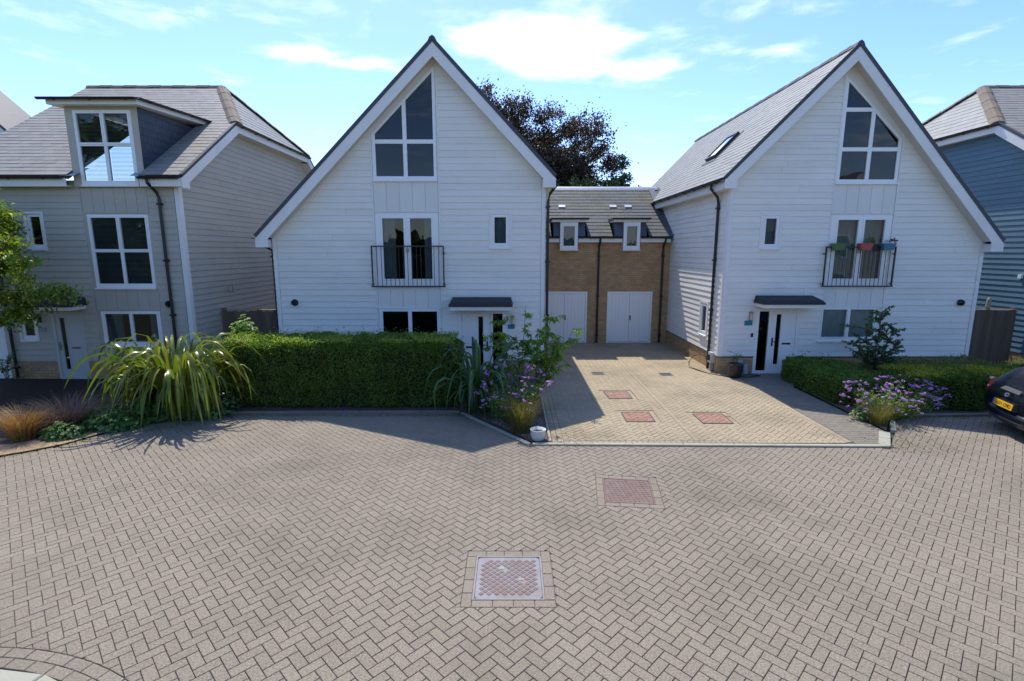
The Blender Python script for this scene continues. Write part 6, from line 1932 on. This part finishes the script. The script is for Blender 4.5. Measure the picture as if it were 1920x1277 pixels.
        cu = Pp(.17, s_ * .79, .955) + nn * .05; m2_ = MB(); m2_.lathe(cu, [(0, -.03), (.035, -.02), (.045, 0), (.035, .02), (0, .03)], 10); m2_.build('lens', CLR, tl, smooth=True)
        cu = Pp(.11, s_ * .72, .80) + nn * .05; m2_ = MB(); m2_.lathe(cu, [(0, -.03), (.03, -.02), (.04, 0), (.03, .02), (0, .03)], 10); m2_.build('lens', CLR, tl, smooth=True)
    # plate with text
    YEL = mat('yellow_number_plate', (.78, .42, .02), .4, .03); BLU = mat('blue_plate_band', (.02, .06, .4), .4, .03)
    a0, a1, z0, z1 = .29, -.29, .555, .67
    xp = -.085
    def plate(y0, y1, m, dx=0, nm='number_plate', par=root):
        P_ = [Pp(xp + dx, y0, z0), Pp(xp + dx, y1, z0), Pp(xp + dx + .02, y1, z1), Pp(xp + dx + .02, y0, z1)]
        Q = [p + hx * .012 for p in P_]
        return link_mesh(nm, P_ + Q, [(0, 1, 2, 3), (0, 4, 5, 1), (1, 5, 6, 2), (2, 6, 7, 3), (3, 7, 4, 0)], m, par)
    pl = plate(.29, -.29, YEL); plate(.29, .25, BLU, -.002, 'blue_band', pl)
    hold = MB(); hold.add([Pp(xp + .013, .31, .54), Pp(xp + .013, -.31, .54), Pp(xp + .035, -.31, .685), Pp(xp + .035, .31, .685), Pp(.1, .34, .52), Pp(.1, -.34, .52), Pp(.14, -.34, .70), Pp(.14, .34, .70)], [(0, 1, 2, 3), (0, 4, 5, 1), (1, 5, 6, 2), (2, 6, 7, 3), (3, 7, 4, 0)])
    hold.build('plate_holder', PAINT, root)
    cu = bpy.data.curves.new('plate_text', 'FONT'); cu.body = 'GU11 CMO'; cu.size = .105; cu.align_x = 'CENTER'; cu.align_y = 'CENTER'; cu.extrude = .001
    to = bpy.data.objects.new('plate_text', cu); COL.objects.link(to)
    dg_ = bpy.context.evaluated_depsgraph_get()
    me = bpy.data.meshes.new_from_object(to.evaluated_get(dg_)); bpy.data.objects.remove(to)
    co = [v_.co.copy() for v_ in me.vertices]; fs = [tuple(p.vertices) for p in me.polygons]
    vv = [Pp(xp - .004 + .02 * (c_.y / .115 + .5), -.02 - c_.x * .88, (z0 + z1) / 2 + c_.y) - hx * c_.z for c_ in co]
    link_mesh('lettering', vv, fs, mat('plate_black', (.01, .01, .01), .5, 0), pl)
    # oval emblem
    CH = mat('chrome', (.7, .7, .72), .15, .02, metal=1.0)
    e = MB(); ez = .80; ex_ = -.02
    def oval(ry_, rz__, cy, cz):
        pts = [Pp(ex_ + .16 * (cz + rz__ * math.sin(t) - .80), cy + ry_ * math.cos(t), cz + rz__ * math.sin(t)) for t in [2 * math.pi * k / 20 for k in range(21)]]
        e.tube(pts, .007, 5, caps=False)
    oval(.062, .042, 0, ez); oval(.022, .040, 0, ez); oval(.045, .014, 0, ez + .02)
    e.build('emblem', CH, root)
    hd = MB(); hd.add([Pp(.0, .28, .875), Pp(.0, -.28, .875), Pp(.055, -.24, .925), Pp(.055, .24, .925), Pp(.14, .28, .86), Pp(.14, -.28, .86), Pp(.17, -.24, .95), Pp(.17, .24, .95)], [(0, 1, 2, 3), (0, 4, 5, 1), (3, 2, 6, 7), (1, 5, 6, 2), (0, 3, 7, 4)])
    hd.build('tailgate_handle', mat('grey_trim', (.03, .033, .036), .6, .03), root)
    # wheels
    for x in (.55, 3.0):
        for s_ in (-1, 1):
            c_ = Pp(x, s_ * .76, .285); ax = hy * s_
            m_ = MB(); m_.tube([c_ - ax * .09, c_ - ax * .08, c_ + ax * .08, c_ + ax * .09], [.25, .285, .285, .25], 24)
            w = m_.build('wheel', RUB, root, smooth=False)
            m_ = MB(); m_.tube([c_ + ax * .085, c_ + ax * .098], [.19, .17], 20); m_.build('rim', STEEL, w)
    # wiper
    m_ = MB(); m_.tube([Pp(.19, 0, 1.0) - hx * .03, Pp(.30, .35, 1.13) - hx * .03], .01, 5); m_.build('wiper', BLACKP, root)
    return root
build_car()
